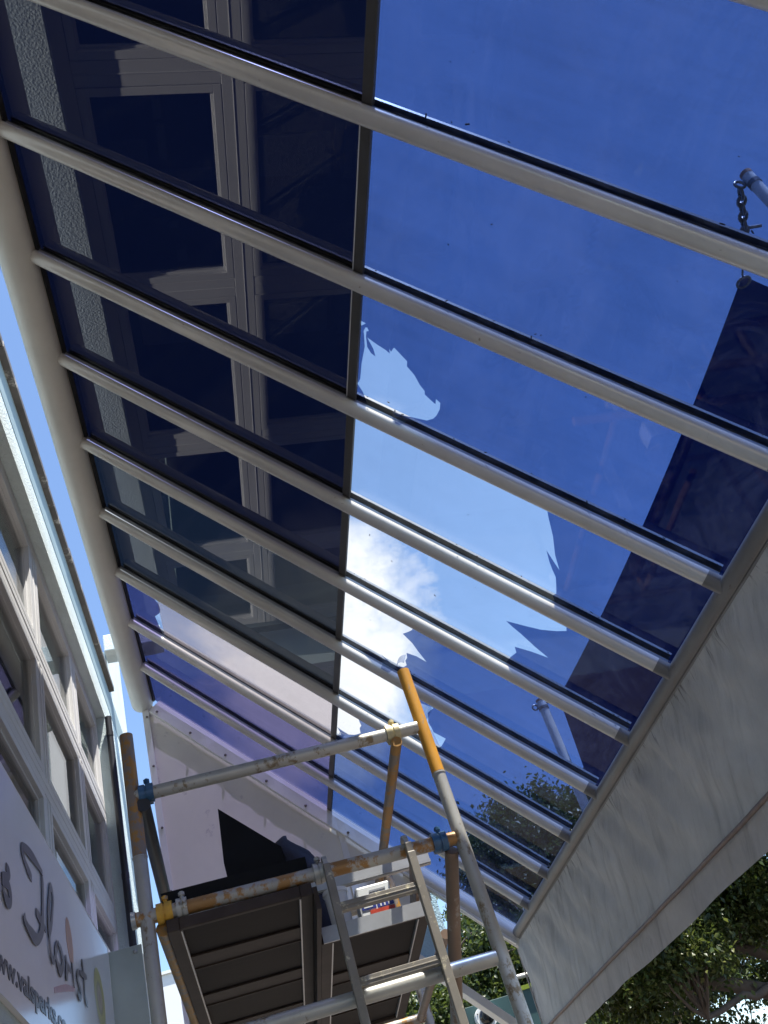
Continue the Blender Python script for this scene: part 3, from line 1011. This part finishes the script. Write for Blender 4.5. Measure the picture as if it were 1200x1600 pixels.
def lettering(name, text, y, z, size, xs, slope, parent):
    cu = bpy.data.curves.new(name, 'FONT')
    cu.body = text
    cu.size = size
    cu.extrude = 0.0006
    cu.offset = 0.0035
    tmp = bpy.data.objects.new(name + '_tmp', cu)
    COL.objects.link(tmp)
    dg = bpy.context.evaluated_depsgraph_get()
    me = bpy.data.meshes.new_from_object(tmp.evaluated_get(dg))
    bpy.data.objects.remove(tmp)
    for v in me.vertices:
        u, w, d = v.co.x * xs, v.co.y, v.co.z
        v.co = (XS + d, y + u, z + w + slope * u)
    me.materials.clear()
    me.materials.append(M['ink'])
    o = bpy.data.objects.new(name, me)
    COL.objects.link(o)
    put(o, parent)
    return o


lettering('web_address', 'www.valsparks.co', 3.225, 2.640, 0.107, 1.68, 0.012, sign)

bx = thing('utility_box', (-0.70, 6.5, 2.4), 'grey green metal box at the far end of the sign', 'utility box')
MB().box(-0.80, -0.602, 6.075, 7.25, 2.1, 3.40).build('box_body', M['box'], bx, 0.006)
MB().box(-0.795, -0.585, 6.062, 6.074, 2.1, 3.395).build('box_cover', M['box'], bx, 0.004)
MB().ball((-0.625, 6.06, 3.36), 0.014, 10, 6).build('bolt', M['alu'], bx)
MB().ball((-0.60, 6.06, 2.70), 0.011, 10, 6).build('bolt', M['screw'], bx)

# ------------------------------------------------------------------ scaffold tower
T3 = R(3.0)
SM = Matrix.Translation((0, 3.16, 0)) @ Matrix.Rotation(-T3, 4, 'X')
tower = thing('scaffold_tower', (0, 3.16, 0), 'galvanised and yellow painted scaffold tower with a work deck under the glass', 'scaffold', rot=Matrix.Rotation(-T3, 4, 'X'))


def sp_(mb_fn, name, mat, parent=tower, bevel=0.0):
    mb = MB(SM)
    mb_fn(mb)
    return mb.build(name, mat, parent, bevel)


XL, XR = -0.291, 0.808
TB = 0.0242
YF = 1.82


def foot(y):
    return y * math.tan(T3) + 0.11


for (x, y, top, pb) in ((XL, 0, 3.345, 2.867), (XR, 0, 3.363, 2.905), (XL, YF, 3.35, 2.87), (XR, YF, 3.35, 2.87)):
    st = sp_(lambda m: m.path([(x, y, foot(y)), (x, y, pb)], TB, 24), 'standard', M['galv'])
    sp_(lambda m: m.path([(x, y, pb + 0.001), (x, y, top)], TB + 0.0006, 24), 'painted_top', M['yellow'] if y == 0 and x > 0 else M['yellow_worn'], st)
    sp_(lambda m: m.path([(x, y, pb - 0.007), (x, y, pb - 0.001)], TB + 0.0022, 24), 'collar', M['galv'], st)
    wh = sp_(lambda m: m.path([(x - 0.02, y, foot(y) - 0.05), (x + 0.02, y, foot(y) - 0.05)], 0.058, 20), 'caster_wheel', M['rubber'])

rails = [
    ((XL, 0, 3.092), (XR - 0.02, 0, 3.106), 'galv'), ((XL - 0.04, 0, 2.657), (XR - 0.02, 0, 2.651), 'galv_rust'), ((XL, 0, 2.236), (XR - 0.02, 0, 2.236), 'galv'),
    ((XL, 0, 1.5), (XR, 0, 1.5), 'galv'), ((XL, 0, 0.6), (XR, 0, 0.6), 'galv'),
    ((XL, YF, 3.10), (XR, YF, 3.10), 'galv'), ((XL, YF, 2.52), (XR, YF, 2.52), 'galv_rust'), ((XL, YF, 1.5), (XR, YF, 1.5), 'galv'), ((XL, YF, 0.6), (XR, YF, 0.6), 'galv'),
]
for p, q, mk in rails:
    sp_(lambda m: m.path([p, q], TB if p[1] == 0 else TB * 0.95, 24), 'rail', M[mk])
sp_(lambda m: m.path([(0.689, -0.02, 3.058), (0.689, YF + 0.05, 3.052)], TB * 0.86, 20), 'guard_rail', M['yellow_worn'])
sp_(lambda m: m.path([(-0.258, -0.02, 3.045), (-0.315, YF + 0.05, 3.055)], TB * 1.05, 20), 'guard_rail', M['dark_tube'])  # rail's dark look against the light put into a black colour
sp_(lambda m: m.path([(-0.245, 0.02, 2.615), (-0.245, YF, 2.615)], TB, 20), 'ledger', M['yellow_worn'])
sp_(lambda m: m.path([(0.765, 0.02, 2.62), (0.56, 1.75, 1.25)], TB, 20), 'brace', M['brown_tube'])
sp_(lambda m: m.path([(0.77, 0.6, 2.52), (0.77, YF, 2.52)], TB * 0.8, 20), 'ledger', M['brown_tube'])
sp_(lambda m: m.obox((0.695, 0.60, 2.69), (0.006, 0, 0), (-0.012, 0.18, -0.10), (0.0, 0.022, 0.040)), 'hatch_strut', M['brown_tube'])


def coupler(m, c, mat_axis='x', w=0.05, r=0.034):
    x, y, z = c
    m.path([(x - w / 2, y, z), (x - w * 0.08, y, z)], r, 18)
    m.path([(x + w * 0.08, y, z), (x + w / 2, y, z)], r, 18)
    m.path([(x - w * 0.1, y, z), (x + w * 0.1, y, z)], r * 0.86, 18)
    m.box(x - w * 0.35, x + w * 0.35, y + r * 0.5, y + r * 1.5, z - r * 0.6, z + r * 0.75)
    m.path([(x + w * 0.1, y - r * 0.2, z + r * 0.6), (x + w * 0.1, y - r * 0.2, z + r * 1.55)], 0.007, 8)
    m.path([(x + w * 0.1, y - r * 0.2, z + r * 1.15), (x + w * 0.1, y - r * 0.2, z + r * 1.45)], 0.012, 6)


for c, mk, lab in (((-0.243, 0, 3.094), 'blue_clamp', 'blue coupler on the top rail'), ((-0.232, 0, 2.657), 'yellow_clamp', 'yellow coupler at the left end of the deck rail'),
                   ((0.688, 0, 3.105), 'cream_clamp', 'cream coupler on the top rail'), ((0.728, 0, 2.652), 'blue_clamp', 'bright blue coupler at the right end of the deck rail'),
                   ((0.291, 0, 2.655), 'galv', 'plain steel coupler over the ladder'), ((-0.175, 0, 2.657), 'galv', 'plain steel coupler beside the yellow one')):
    o = sp_(lambda m: coupler(m, c, w=0.052 if mk != 'galv' else 0.035), 'coupler', M[mk])
    o['label'] = lab
sp_(lambda m: m.path([(XL - 0.05, 0.0, 2.657), (XL - 0.035, 0, 2.657)], 0.028, 16), 'rail_plug', M['alu'])

# decks


def deck(x0, x1, y0, y1, ribs, z, parent_name):
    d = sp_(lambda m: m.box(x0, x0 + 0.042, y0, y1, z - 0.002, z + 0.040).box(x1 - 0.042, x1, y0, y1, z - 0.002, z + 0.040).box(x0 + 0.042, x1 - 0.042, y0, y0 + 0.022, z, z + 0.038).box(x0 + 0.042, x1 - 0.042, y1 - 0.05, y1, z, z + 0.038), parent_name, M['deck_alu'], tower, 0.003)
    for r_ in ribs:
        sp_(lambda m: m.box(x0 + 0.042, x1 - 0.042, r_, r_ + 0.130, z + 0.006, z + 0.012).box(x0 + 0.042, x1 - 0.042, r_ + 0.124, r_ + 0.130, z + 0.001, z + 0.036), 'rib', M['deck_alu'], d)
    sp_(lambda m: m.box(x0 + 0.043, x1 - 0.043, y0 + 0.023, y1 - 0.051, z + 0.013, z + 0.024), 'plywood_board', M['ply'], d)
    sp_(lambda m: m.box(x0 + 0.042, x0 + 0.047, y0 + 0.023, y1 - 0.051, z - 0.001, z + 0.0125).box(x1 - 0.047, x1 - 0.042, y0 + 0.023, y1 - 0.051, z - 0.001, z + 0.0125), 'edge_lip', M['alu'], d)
    return d


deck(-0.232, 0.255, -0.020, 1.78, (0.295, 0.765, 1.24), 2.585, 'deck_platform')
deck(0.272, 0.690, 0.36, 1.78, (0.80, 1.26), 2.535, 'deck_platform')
sp_(lambda m: m.box(0.2555, 0.2715, -0.02, 1.78, 2.530, 2.606), 'deck_edge', M['deck_alu'])
sp_(lambda m: m.box(0.282, 0.680, 0.350, 0.3585, 2.532, 2.588), 'hatch_edge', M['alu'])
sp_(lambda m: m.box(-0.24, 0.26, 0.030, 0.046, 2.655, 2.735), 'toe_board', M['black'])
sp_(lambda m: m.box(-0.27, 0.84, 0.78, 0.80, 2.868, 2.935).box(-0.27, 0.84, 0.772, 0.779, 2.872, 2.885), 'toe_board', M['alu'])

# ladder
lad = thing('ladder', (0.46, 3.05, 0), 'splashed aluminium ladder hooked over the deck rail of the scaffold', 'ladder')
for x0 in (0.317, 0.607):
    def stile(m):
        m.box(x0 - 0.012, x0 + 0.012, -0.072, -0.030, 0.12, 2.655)
        m.box(x0 - 0.014, x0 + 0.014, -0.078, -0.0722, 0.12, 2.62)
    s_ = sp_(stile, 'stile', M['lad'], lad, 0.003)

    def hook(m):
        pts = [(x0, -0.045, 2.60)] + [(x0, -0.002 + 0.041 * math.cos(R(a)), 2.657 + 0.041 * math.sin(R(a))) for a in (180, 150, 120, 90, 60, 35)]
        for i in range(len(pts) - 1):
            p, q = Vector(pts[i]), Vector(pts[i + 1])
            dd = (q - p)
            m.obox((p + q) / 2, (0.008, 0, 0), dd * 0.55, Vector((0, -dd.z, dd.y)).normalized() * 0.006)
    sp_(hook, 'hook', M['galv'], s_)
for z in [2.505 - 0.241 * k for k in range(10)]:
    sp_(lambda m: m.box(0.330, 0.594, -0.068, -0.036, z - 0.015, z + 0.013).box(0.330, 0.594, -0.070, -0.0682, z - 0.004, z + 0.0), 'rung', M['lad'], lad, 0.004)

# things on the deck


def w3(p):
    return SM @ Vector(p)


sheet = MB(SM).prism([(-0.005, 0.90, 3.396), (-0.021, 0.88, 3.135), (0.010, 0.86, 2.64), (0.28, 0.83, 2.64), (0.235, 0.86, 3.135)], (0.004, 0.012, 0))
tag(sheet.build('black_sheet', M['black'], None, 0.002), 'flat black sheet standing tilted on the scaffold deck', 'sheet')
bag = MB(SM)
P = []
for i in range(31):
    t = math.sin(0.5 * math.pi * i / 30)
    row = []
    for j in range(16):
        a = 2 * math.pi * j / 16
        rr = (0.25 + 0.018 * math.sin(3 * a + 0.7 * i)) * math.sqrt(max(0, 1 - (max(0, t - 0.66) / 0.3401) ** 2))
        row.append((0.295 + 0.115 * math.cos(a) * rr / 0.25 - 0.02 * t, 0.97 + 0.13 * math.sin(a) * rr / 0.25, 2.612 + 0.585 * t + 0.014 * math.sin(2 * a) * t - 0.02 * math.cos(a) * t))
    row.append(row[0])
    P.append(row)
bag.grid(P)
tag(bag.build('cloth_bag', M['navy_bag']), 'dark navy cloth bag heaped against the black sheet', 'bag')

bu = thing('plastic_bucket', w3((0.380, 0.50, 2.562)), 'white plastic bucket on the right hand scaffold deck', 'bucket')
bb = MB(SM)
bb.path([(0.380, 0.50, 2.562), (0.378, 0.50, 2.755)], [0.038, 0.046], 24)
bb.build('bucket_body', M['white_plastic'], bu)
MB(SM).path([(0.378, 0.50, 2.742), (0.378, 0.50, 2.758)], 0.049, 24).build('bucket_rim', M['white_plastic'], bu)
tin = thing('paint_container', w3((0.52, 0.52, 2.562)), 'white container with blue and red label beside the bucket', 'container')


def tb(x0, x1, y0, y1, z0, z1):
    return MB(SM).box(x0, x1, y0, y1, z0, z1)


tb(0.452, 0.592, 0.470, 0.57, 2.562, 2.738).build('container_body', M['white_plastic'], tin, 0.008)
tb(0.490, 0.588, 0.4675, 0.4695, 2.612, 2.640).build('red_band', M['print_red'], tin)
tb(0.510, 0.560, 0.4672, 0.4676, 2.614, 2.626).build('orange_band', M['print_orange'], tin)
tb(0.462, 0.518, 0.4675, 0.4695, 2.646, 2.664).build('blue_panel', M['print_blue'], tin)
tb(0.524, 0.588, 0.4675, 0.4695, 2.643, 2.678).build('blue_panel', M['print_blue'], tin)
tb(0.470, 0.505, 0.4668, 0.4674, 2.652, 2.658).build('white_line', M['white_plastic'], tin)
for xx in (0.534, 0.549, 0.566):
    tb(xx, xx + 0.006, 0.4668, 0.4674, 2.646, 2.674).build('white_line', M['white_plastic'], tin)
tb(0.505, 0.570, 0.4675, 0.4695, 2.708, 2.715).build('grey_line', M['alu'], tin)

# ------------------------------------------------------------------ drop awning along the eave
awn = thing('drop_awning', (2.05, 3.0, 2.38), 'grey canvas drop awning hanging from the eave tube', 'awning')
XA = 2.052
nz_, ny_ = 34, 900
ys = np.linspace(-3.4, 7.74, ny_)
ph = rng.uniform(0, 6.28, 12)


def fold(y, t):
    """sideways billow of the canvas: slack diagonal folds falling from the track, t = 0 at the top"""
    d = 0.0
    w = y + 0.55 * t + 0.05 * math.sin(2.7 * y)
    d += 0.009 * math.sin(1.3 * y + ph[0] + 1.2 * t) * t
    d += 0.014 * math.sin(8.0 * w + ph[1] + 0.9 * math.sin(1.7 * y)) * (1 - 0.85 * t)
    d += 0.0100 * math.sin(15.0 * w + ph[2] + 1.4 * math.sin(2.3 * y + 1)) * (1 - 0.9 * t)
    d += 0.0055 * math.sin(31.0 * (y + 0.42 * t) + ph[3] + 2.0 * math.sin(3.1 * y)) * max(0, 1 - 1.0 * t)
    d += 0.0030 * math.sin(63.0 * (y + 0.30 * t) + ph[5] + 2.0 * math.sin(5.1 * y)) * max(0, 1 - 2.4 * t)
    d += 0.005 * math.sin(5.0 * (y - 0.75 * t) + ph[4]) * math.sin(math.pi * t)
    d += 0.0035 * math.sin(11.0 * (y + 1.3 * t) + ph[6]) * math.sin(math.pi * t)
    return d


P = []
for y in ys:
    row = []
    for j in range(nz_):
        t = j / (nz_ - 1)
        row.append((XA + 0.85 * fold(y, t) * min(1, t * 9 + 0.1), y + 0.05 * t * max(0, (y - 7.0)), 3.145 + (2.536 - 3.145) * t))
    P.append(row)
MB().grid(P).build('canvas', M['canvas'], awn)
P = []
for y in ys:
    row = []
    for j in range(10):
        t = j / 9
        zb = 2.388 + 0.003 * math.sin(3.3 * y + 1) + 0.002 * math.sin(8.1 * y)
        row.append((XA + 0.85 * fold(y, 1.0) * (1 - 0.6 * t) + 0.004 * t * math.sin(11 * y + 2.0 * math.sin(2 * y)) + 0.005 * t * math.sin(3.7 * y + 2), y + 0.05 * max(0, y - 7.0), 2.533 + (zb - 2.533) * t))
    P.append(row)
MB().grid(P).build('bottom_flap', M['flapcloth'], awn)
hp = [(XA - 0.006 + 0.85 * fold(y, 1.0), y, 2.535) for y in np.linspace(-3.4, 7.76, 200)]
MB().path(hp, 0.010, 10).build('hem_bar', M['hem'], awn)
MB().path([(XA - 0.012, 7.775, 2.40), (XA - 0.012, 7.715, 3.14)], 0.006, 8).build('edge_cord', M['flapcloth'], awn)

# ------------------------------------------------------------------ shade sail and its posts
sail = thing('shade_sail', (3.8, 5.5, 4.7), 'navy blue shade sail stretched between white posts beyond the eave', 'shade sail')
CA, CB, CF, CG = Vector((2.960, 2.755, 4.80)), Vector((2.962, 7.144, 4.80)), Vector((4.6, 11.70, 4.14)), Vector((6.8, 4.3, 5.2))
n = 24
P = []
for i in range(n + 1):
    u = i / n
    row = []
    for j in range(n + 1):
        v = j / n
        p = CA * (1 - u) * (1 - v) + CB * u * (1 - v) + CF * u * v + CG * (1 - u) * v
        hu, hv = 4 * u * (1 - u), 4 * v * (1 - v)
        p = p + Vector((0.075 * hu * (1 - v) - 0.15 * hu * v, 0.16 * hv * (1 - u) - 0.05 * hv * u, -0.10 * hu * hv))
        row.append(p)
    P.append(row)
MB().grid(P).build('sail_cloth', M['sail'], sail)
for c_ in (CA, CB):
    ring = [c_ + Vector((0.035 * math.cos(a), 0.035 * math.sin(a), 0.004)) + Vector((0.03, 0.05 if c_ is CA else -0.05, 0)) for a in np.linspace(0, 2 * math.pi, 14)]
    MB().path(ring, 0.007, 8, False).build('corner_ring', M['steel'], sail)


def link_chain(p, q, n_, r, parent, name):
    p, q = Vector(p), Vector(q)
    d = (q - p) / n_
    t = d.normalized()
    s1 = t.cross(Vector((0, 0, 1))).normalized() if abs(t.z) < 0.95 else Vector((1, 0, 0))
    s2 = t.cross(s1)
    m = MB()
    for i in range(n_):
        c = p + d * (i + 0.5)
        s_v = s1 if i % 2 else s2
        ring = [c + t * math.cos(a) * d.length * 0.66 + s_v * math.sin(a) * d.length * 0.36 for a in np.linspace(0, 2 * math.pi, 13)]
        m.path(ring, r, 7, False)
    m.build(name, M['steel'], parent)


PA, PB = Vector((2.755, 2.19, 4.80)), Vector((2.815, 7.19, 4.82))
link_chain(PA + Vector((-0.035, 0.045, -0.03)), PA.lerp(CA, 0.62) + Vector((0, 0, -0.012)), 7, 0.0085, sail, 'chain')
MB().path([PA.lerp(CA, 0.55), CA], 0.0055, 8).build('tension_rod', M['steel'], sail)
MB().path([PA.lerp(CA, 0.48) + Vector((0.0, 0, -0.01)), PA.lerp(CA, 0.66)], 0.016, 10).build('turnbuckle', M['steel'], sail)
MB().path([PA.lerp(CA, 0.5), PA.lerp(CA, 0.5) + Vector((0.07, -0.02, -0.02))], 0.008, 8).build('tensioner_lever', M['steel'], sail)
link_chain(PB + Vector((0.02, -0.01, -0.01)), CB + Vector((0.0, 0, 0)), 3, 0.009, sail, 'chain')


def sail_post(p, r, label):
    t = thing('sail_post', (p.x, p.y, 0), label, 'post', 'posts of the shade sail')
    MB().path([(p.x, p.y, 2.74), (p.x, p.y, p.z)], r, 24).build('pole', M['post'], t)
    MB().path([(p.x - r, p.y, 2.84), (2.085, p.y, 3.155)], r * 0.8, 20).build('bracket_arm', M['post'], t)
    MB().path([(p.x, p.y, p.z), (p.x, p.y, p.z + 0.02)], r * 1.05, 24).build('pole_cap', M['rust'], t)
    hk = [Vector((p.x, p.y, p.z - 0.03)) + Vector((-r - 0.022 + 0.024 * math.cos(a), 0.02, 0.024 * math.sin(a))) for a in np.linspace(0, 2 * math.pi, 12)]
    MB().path(hk, 0.007, 8, False).build('eye_bolt', M['steel'], t)
    MB().path([(p.x, p.y, p.z - 0.075), (p.x, p.y, p.z - 0.05)], r * 1.12, 24).build('band', M['steel'], t)


sail_post(PA, 0.027, 'white sail post with rusty cap near the photographer')
sail_post(PB, 0.040, 'white sail post seen through the glass before the tree')

# ------------------------------------------------------------------ beyond the gable
pw = MB()
pwp = [(0.70, 3.78), (0.70, 4.71 - 1.1 * 0.70 + 0.002), (1.56, 4.71 - 1.1 * 1.56 + 0.002), (1.56, 3.78)]
pw.prism([(x, 7.82, z) for x, z in pwp], (0, 0.12, 0))
tag(pw.build('blue_wall', M['palewall']), 'sky blue rough wall piece under the gable end', 'wall')
bm_ = MB()
d = Vector((1, 0, -1.1)).normalized()
bm_.obox((1.35, 7.86, 4.71 - 1.1 * 1.35 - 0.035), d * 0.98, (0, 0.07, 0), Vector((1.1, 0, 1)).normalized() * 0.030)
tag(bm_.build('sloping_beam', M['flash'], None, 0.004), 'white sloping beam under the sky blue wall piece', 'beam')

gb = thing('green_awning', (2.6, 9.5, 2.6), 'dark green awning board with lime trim behind the drop awning', 'awning')
MB().box(1.93, 2.79, 9.9, 10.0, 2.3, 3.165).build('awning_board', M['green'], gb, 0.004)
MB().box(2.45, 2.78, 9.88, 9.897, 3.166, 3.205).build('lime_trim', M['lime'], gb)
MB().path([(2.44, 9.86, 3.285), (2.80, 9.86, 3.275)], 0.022, 14).build('awning_bar', M['galv'], gb)
cc = thing('security_camera', (2.09, 9.82, 3.02), 'white dome security camera with black bubble on the green board', 'camera')
MB().path([(2.09, 9.895, 3.03), (2.09, 9.80, 3.03)], [0.105, 0.102], 32).build('camera_base', M['white_plastic'], cc, 0.006)
MB().ball((2.09, 9.80, 3.03), 0.074, 24, 14).build('dome_cover', M['dome'], cc)
for a in (0.6, 2.7, 4.8):
    MB().ball((2.09 + 0.09 * math.cos(a), 9.797, 3.03 + 0.09 * math.sin(a)), 0.007, 8, 5).build('screw', M['screw'], cc)

fb = thing('far_building', (-1.9, 25.5, 0), 'white boxy building far off between the wall and the scaffold', 'building')
MB().box(-6.0, -1.50, 25.0, 31.0, -0.12, 8.15).build('wall', M['farwhite'], fb)
MB().box(-6.05, -1.45, 24.95, 31.05, 8.151, 8.22).build('roof_edge', M['farwhite'], fb)
for zz in (3.0, 5.6):
    for xx in (-5.4, -3.9, -2.5):
        w_ = MB().box(xx, xx + 0.8, 24.97, 24.999, zz, zz + 1.2).build('window', M['frame'], fb)
        MB().box(xx + 0.06, xx + 0.74, 24.955, 24.969, zz + 0.06, zz + 1.14).build('pane', M['fargrey'], w_)


# ------------------------------------------------------------------ trees
def limb_pts(p, q, bend, n=7, jit=0.05):
    p, q = Vector(p), Vector(q)
    out = []
    L = (q - p).length
    for i in range(n + 1):
        t = i / n
        c = p.lerp(q, t) + Vector(bend) * math.sin(math.pi * t)
        if 0 < i < n:
            c += Vector(rng.normal(0, jit * L * 0.25, 3))
        out.append(c)
    return out


def tree(base, label, limbs, seeds, n_leaf, leaf, mat, spread, keep=None):
    t = thing('fig_tree', base, label, 'tree', 'street trees beyond the canopy')
    tr = MB()
    tips = list(seeds)
    for i, (p, q, bend, r0, r1) in enumerate(limbs):
        pts = limb_pts(p, q, bend)
        rad = [r0 + (r1 - r0) * j / (len(pts) - 1) for j in range(len(pts))]
        if i == 0:
            tr.path(pts, rad, 14)
            tr.build('trunk', M['bark'], t)
        else:
            MB().path(pts, rad, 10).build('branch', M['bark'], t)
    tw = MB()
    mains = [Vector(l[1]) for l in limbs[1:]] + [Vector(l[0]).lerp(Vector(l[1]), 0.6) for l in limbs[1:]]
    for c in tips:
        c = Vector(c)
        m_ = min(mains, key=lambda a: (a - c).length)
        if (m_ - c).length < 2.2:
            pts = limb_pts(m_, c, rng.normal(0, 0.08, 3), 4)
            tw.path(pts, [0.028, 0.022, 0.016, 0.011, 0.006], 5, False)
    tw.build('twigs', M['bark'], t)['kind'] = 'stuff'
    # leaves: bent quads in clumps round the twig ends
    C = np.array([tuple(c) for c in tips])
    idx = rng.integers(0, len(C), n_leaf)
    off = rng.normal(0, 1, (n_leaf, 3)) * np.array(spread) * rng.uniform(0.3, 1.0, (n_leaf, 1))
    pos = C[idx] + off
    if keep is not None:
        k_ = keep(pos)
        pos = pos[k_]
    n_ = len(pos)
    ax = rng.normal(0, 1, (n_, 3)) + np.array([0, 0, -0.5])
    ax /= np.linalg.norm(ax, axis=1)[:, None]
    sd_ = np.cross(ax, rng.normal(0, 1, (n_, 3)) + np.array([0, 0, 1.2]))
    sd_ /= np.linalg.norm(sd_, axis=1)[:, None]
    up = np.cross(sd_, ax)
    ln = leaf * rng.uniform(0.5, 1.5, (n_, 1))
    wd = ln * rng.uniform(0.24, 0.34, (n_, 1))
    v = np.empty((n_, 6, 3))
    v[:, 0] = pos
    v[:, 1] = pos + ax * ln * 0.45 + sd_ * wd + up * ln * 0.08
    v[:, 2] = pos + ax * ln + up * ln * -0.06
    v[:, 3] = pos + ax * ln * 0.45 - sd_ * wd + up * ln * 0.08
    v[:, 4] = pos + ax * ln * 0.2
    v[:, 5] = pos + ax * ln * 0.75
    vv = v.reshape(-1, 3)
    base_i = (np.arange(n_) * 6)[:, None]
    q1 = base_i + np.array([[0, 1, 2]])
    q2 = base_i + np.array([[0, 2, 3]])
    faces = np.concatenate([q1, q2], 1).reshape(-1)
    me = bpy.data.meshes.new('crown')
    me.vertices.add(len(vv))
    me.vertices.foreach_set('co', vv.astype(np.float32).ravel())
    nf = n_ * 2
    me.loops.add(nf * 3)
    me.loops.foreach_set('vertex_index', faces.astype(np.int32))
    me.polygons.add(nf)
    me.polygons.foreach_set('loop_start', np.arange(nf, dtype=np.int32) * 3)
    me.polygons.foreach_set('loop_total', np.full(nf, 3, dtype=np.int32))
    me.update(calc_edges=True)
    me.materials.append(mat)
    o = bpy.data.objects.new('crown', me)
    COL.objects.link(o)
    put(o, t)
    o['kind'] = 'stuff'
    return t


def blob(c, r, n, flat=1.0):
    out = []
    while len(out) < n:
        p = rng.uniform(-1, 1, 3)
        l = np.linalg.norm(p)
        if l > 1 or l < 0.35:
            continue
        out.append((c[0] + p[0] * r[0], c[1] + p[1] * r[1], c[2] + p[2] * r[2]))
    return out


# big fig to the right, limbs reaching left over the street
seeds = blob((5.35, 12.2, 4.45), (1.25, 1.6, 1.25), 120) + blob((7.2, 12.0, 4.9), (1.6, 1.8, 1.3), 130) + blob((4.75, 12.0, 3.45), (0.75, 1.3, 0.60), 55) + blob((6.7, 11.8, 3.75), (1.2, 1.2, 0.5), 45)
tree((8.6, 12.4, -0.1), 'large fig tree with long bare limbs behind the drop awning',
     [((8.6, 12.4, -0.1), (8.2, 12.3, 2.1), (0.1, 0, 0), 0.38, 0.26),
      ((8.2, 12.3, 2.0), (5.05, 12.0, 3.05), (0, 0, 0.02), 0.13, 0.075), ((5.05, 12.0, 3.05), (4.2, 12.2, 3.5), (0, 0, 0.1), 0.07, 0.03),
      ((8.2, 12.3, 2.1), (5.6, 12.1, 3.35), (0, 0, 0.10), 0.10, 0.055), ((5.6, 12.1, 3.35), (4.7, 12.6, 4.6), (0, 0, 0.1), 0.05, 0.025),
      ((6.9, 12.1, 2.62), (6.35, 11.8, 4.4), (0.12, 0, 0), 0.10, 0.05), ((6.35, 11.8, 4.4), (5.6, 12.2, 5.3), (0, 0, 0.1), 0.05, 0.02),
      ((8.2, 12.3, 2.1), (7.6, 12.2, 5.4), (0.1, 0, 0), 0.16, 0.06), ((6.35, 12.1, 2.75), (4.9, 11.6, 2.62), (0, 0, 0.05), 0.06, 0.03)],
     seeds, 120000, 0.064, M['leaf_a'], (0.22, 0.24, 0.19))
# darker one straight ahead, behind gable and scaffold
seeds = blob((3.95, 13.2, 4.65), (1.25, 1.4, 1.35), 130) + blob((3.0, 12.6, 3.75), (0.75, 1.2, 0.95), 70) + blob((2.75, 12.3, 2.9), (0.6, 0.9, 0.6), 40) + blob((1.9, 12.2, 3.25), (0.75, 0.8, 0.75), 60) + blob((4.9, 13.6, 5.0), (0.9, 1.2, 1.0), 70) + blob((4.2, 12.9, 5.15), (1.15, 1.2, 0.75), 150)
tree((3.3, 13.0, -0.1), 'dense dark fig tree behind the gable end and scaffold',
     [((3.3, 13.0, -0.1), (3.15, 12.9, 2.7), (0.1, 0, 0), 0.24, 0.17),
      ((3.15, 12.9, 2.7), (2.45, 12.4, 4.1), (-0.08, 0, 0), 0.10, 0.045), ((3.15, 12.9, 2.6), (3.9, 13.0, 4.8), (0.1, 0, 0), 0.13, 0.05),
      ((3.15, 12.9, 2.7), (3.1, 12.6, 4.6), (0.1, 0, 0), 0.10, 0.04), ((3.9, 13.0, 4.2), (4.9, 13.5, 5.2), (0, 0, 0.1), 0.06, 0.025), ((3.0, 12.7, 2.9), (2.0, 12.2, 3.3), (0, 0, 0.1), 0.06, 0.02)],
     seeds, 150000, 0.064, M['leaf_b'], (0.20, 0.22, 0.18))
# a further one that closes the view below the awning
seeds = blob((7.6, 17.5, 4.2), (2.6, 2.0, 1.7), 150) + blob((4.9, 17.0, 3.0), (1.2, 1.5, 1.0), 50)
tree((6.6, 17.6, -0.1), 'smaller fig tree farthest down the street',
     [((6.6, 17.6, -0.1), (6.7, 17.5, 2.8), (0.1, 0, 0), 0.28, 0.2),
      ((6.7, 17.5, 2.7), (5.0, 17.0, 4.0), (0, 0, 0.2), 0.12, 0.05), ((6.7, 17.5, 2.8), (8.6, 17.4, 4.8), (0, 0, 0.2), 0.13, 0.05), ((6.7, 17.5, 2.8), (7.0, 17.6, 5.2), (0.1, 0, 0), 0.12, 0.04)],
     seeds, 50000, 0.085, M['leaf_b'], (0.26, 0.26, 0.22))
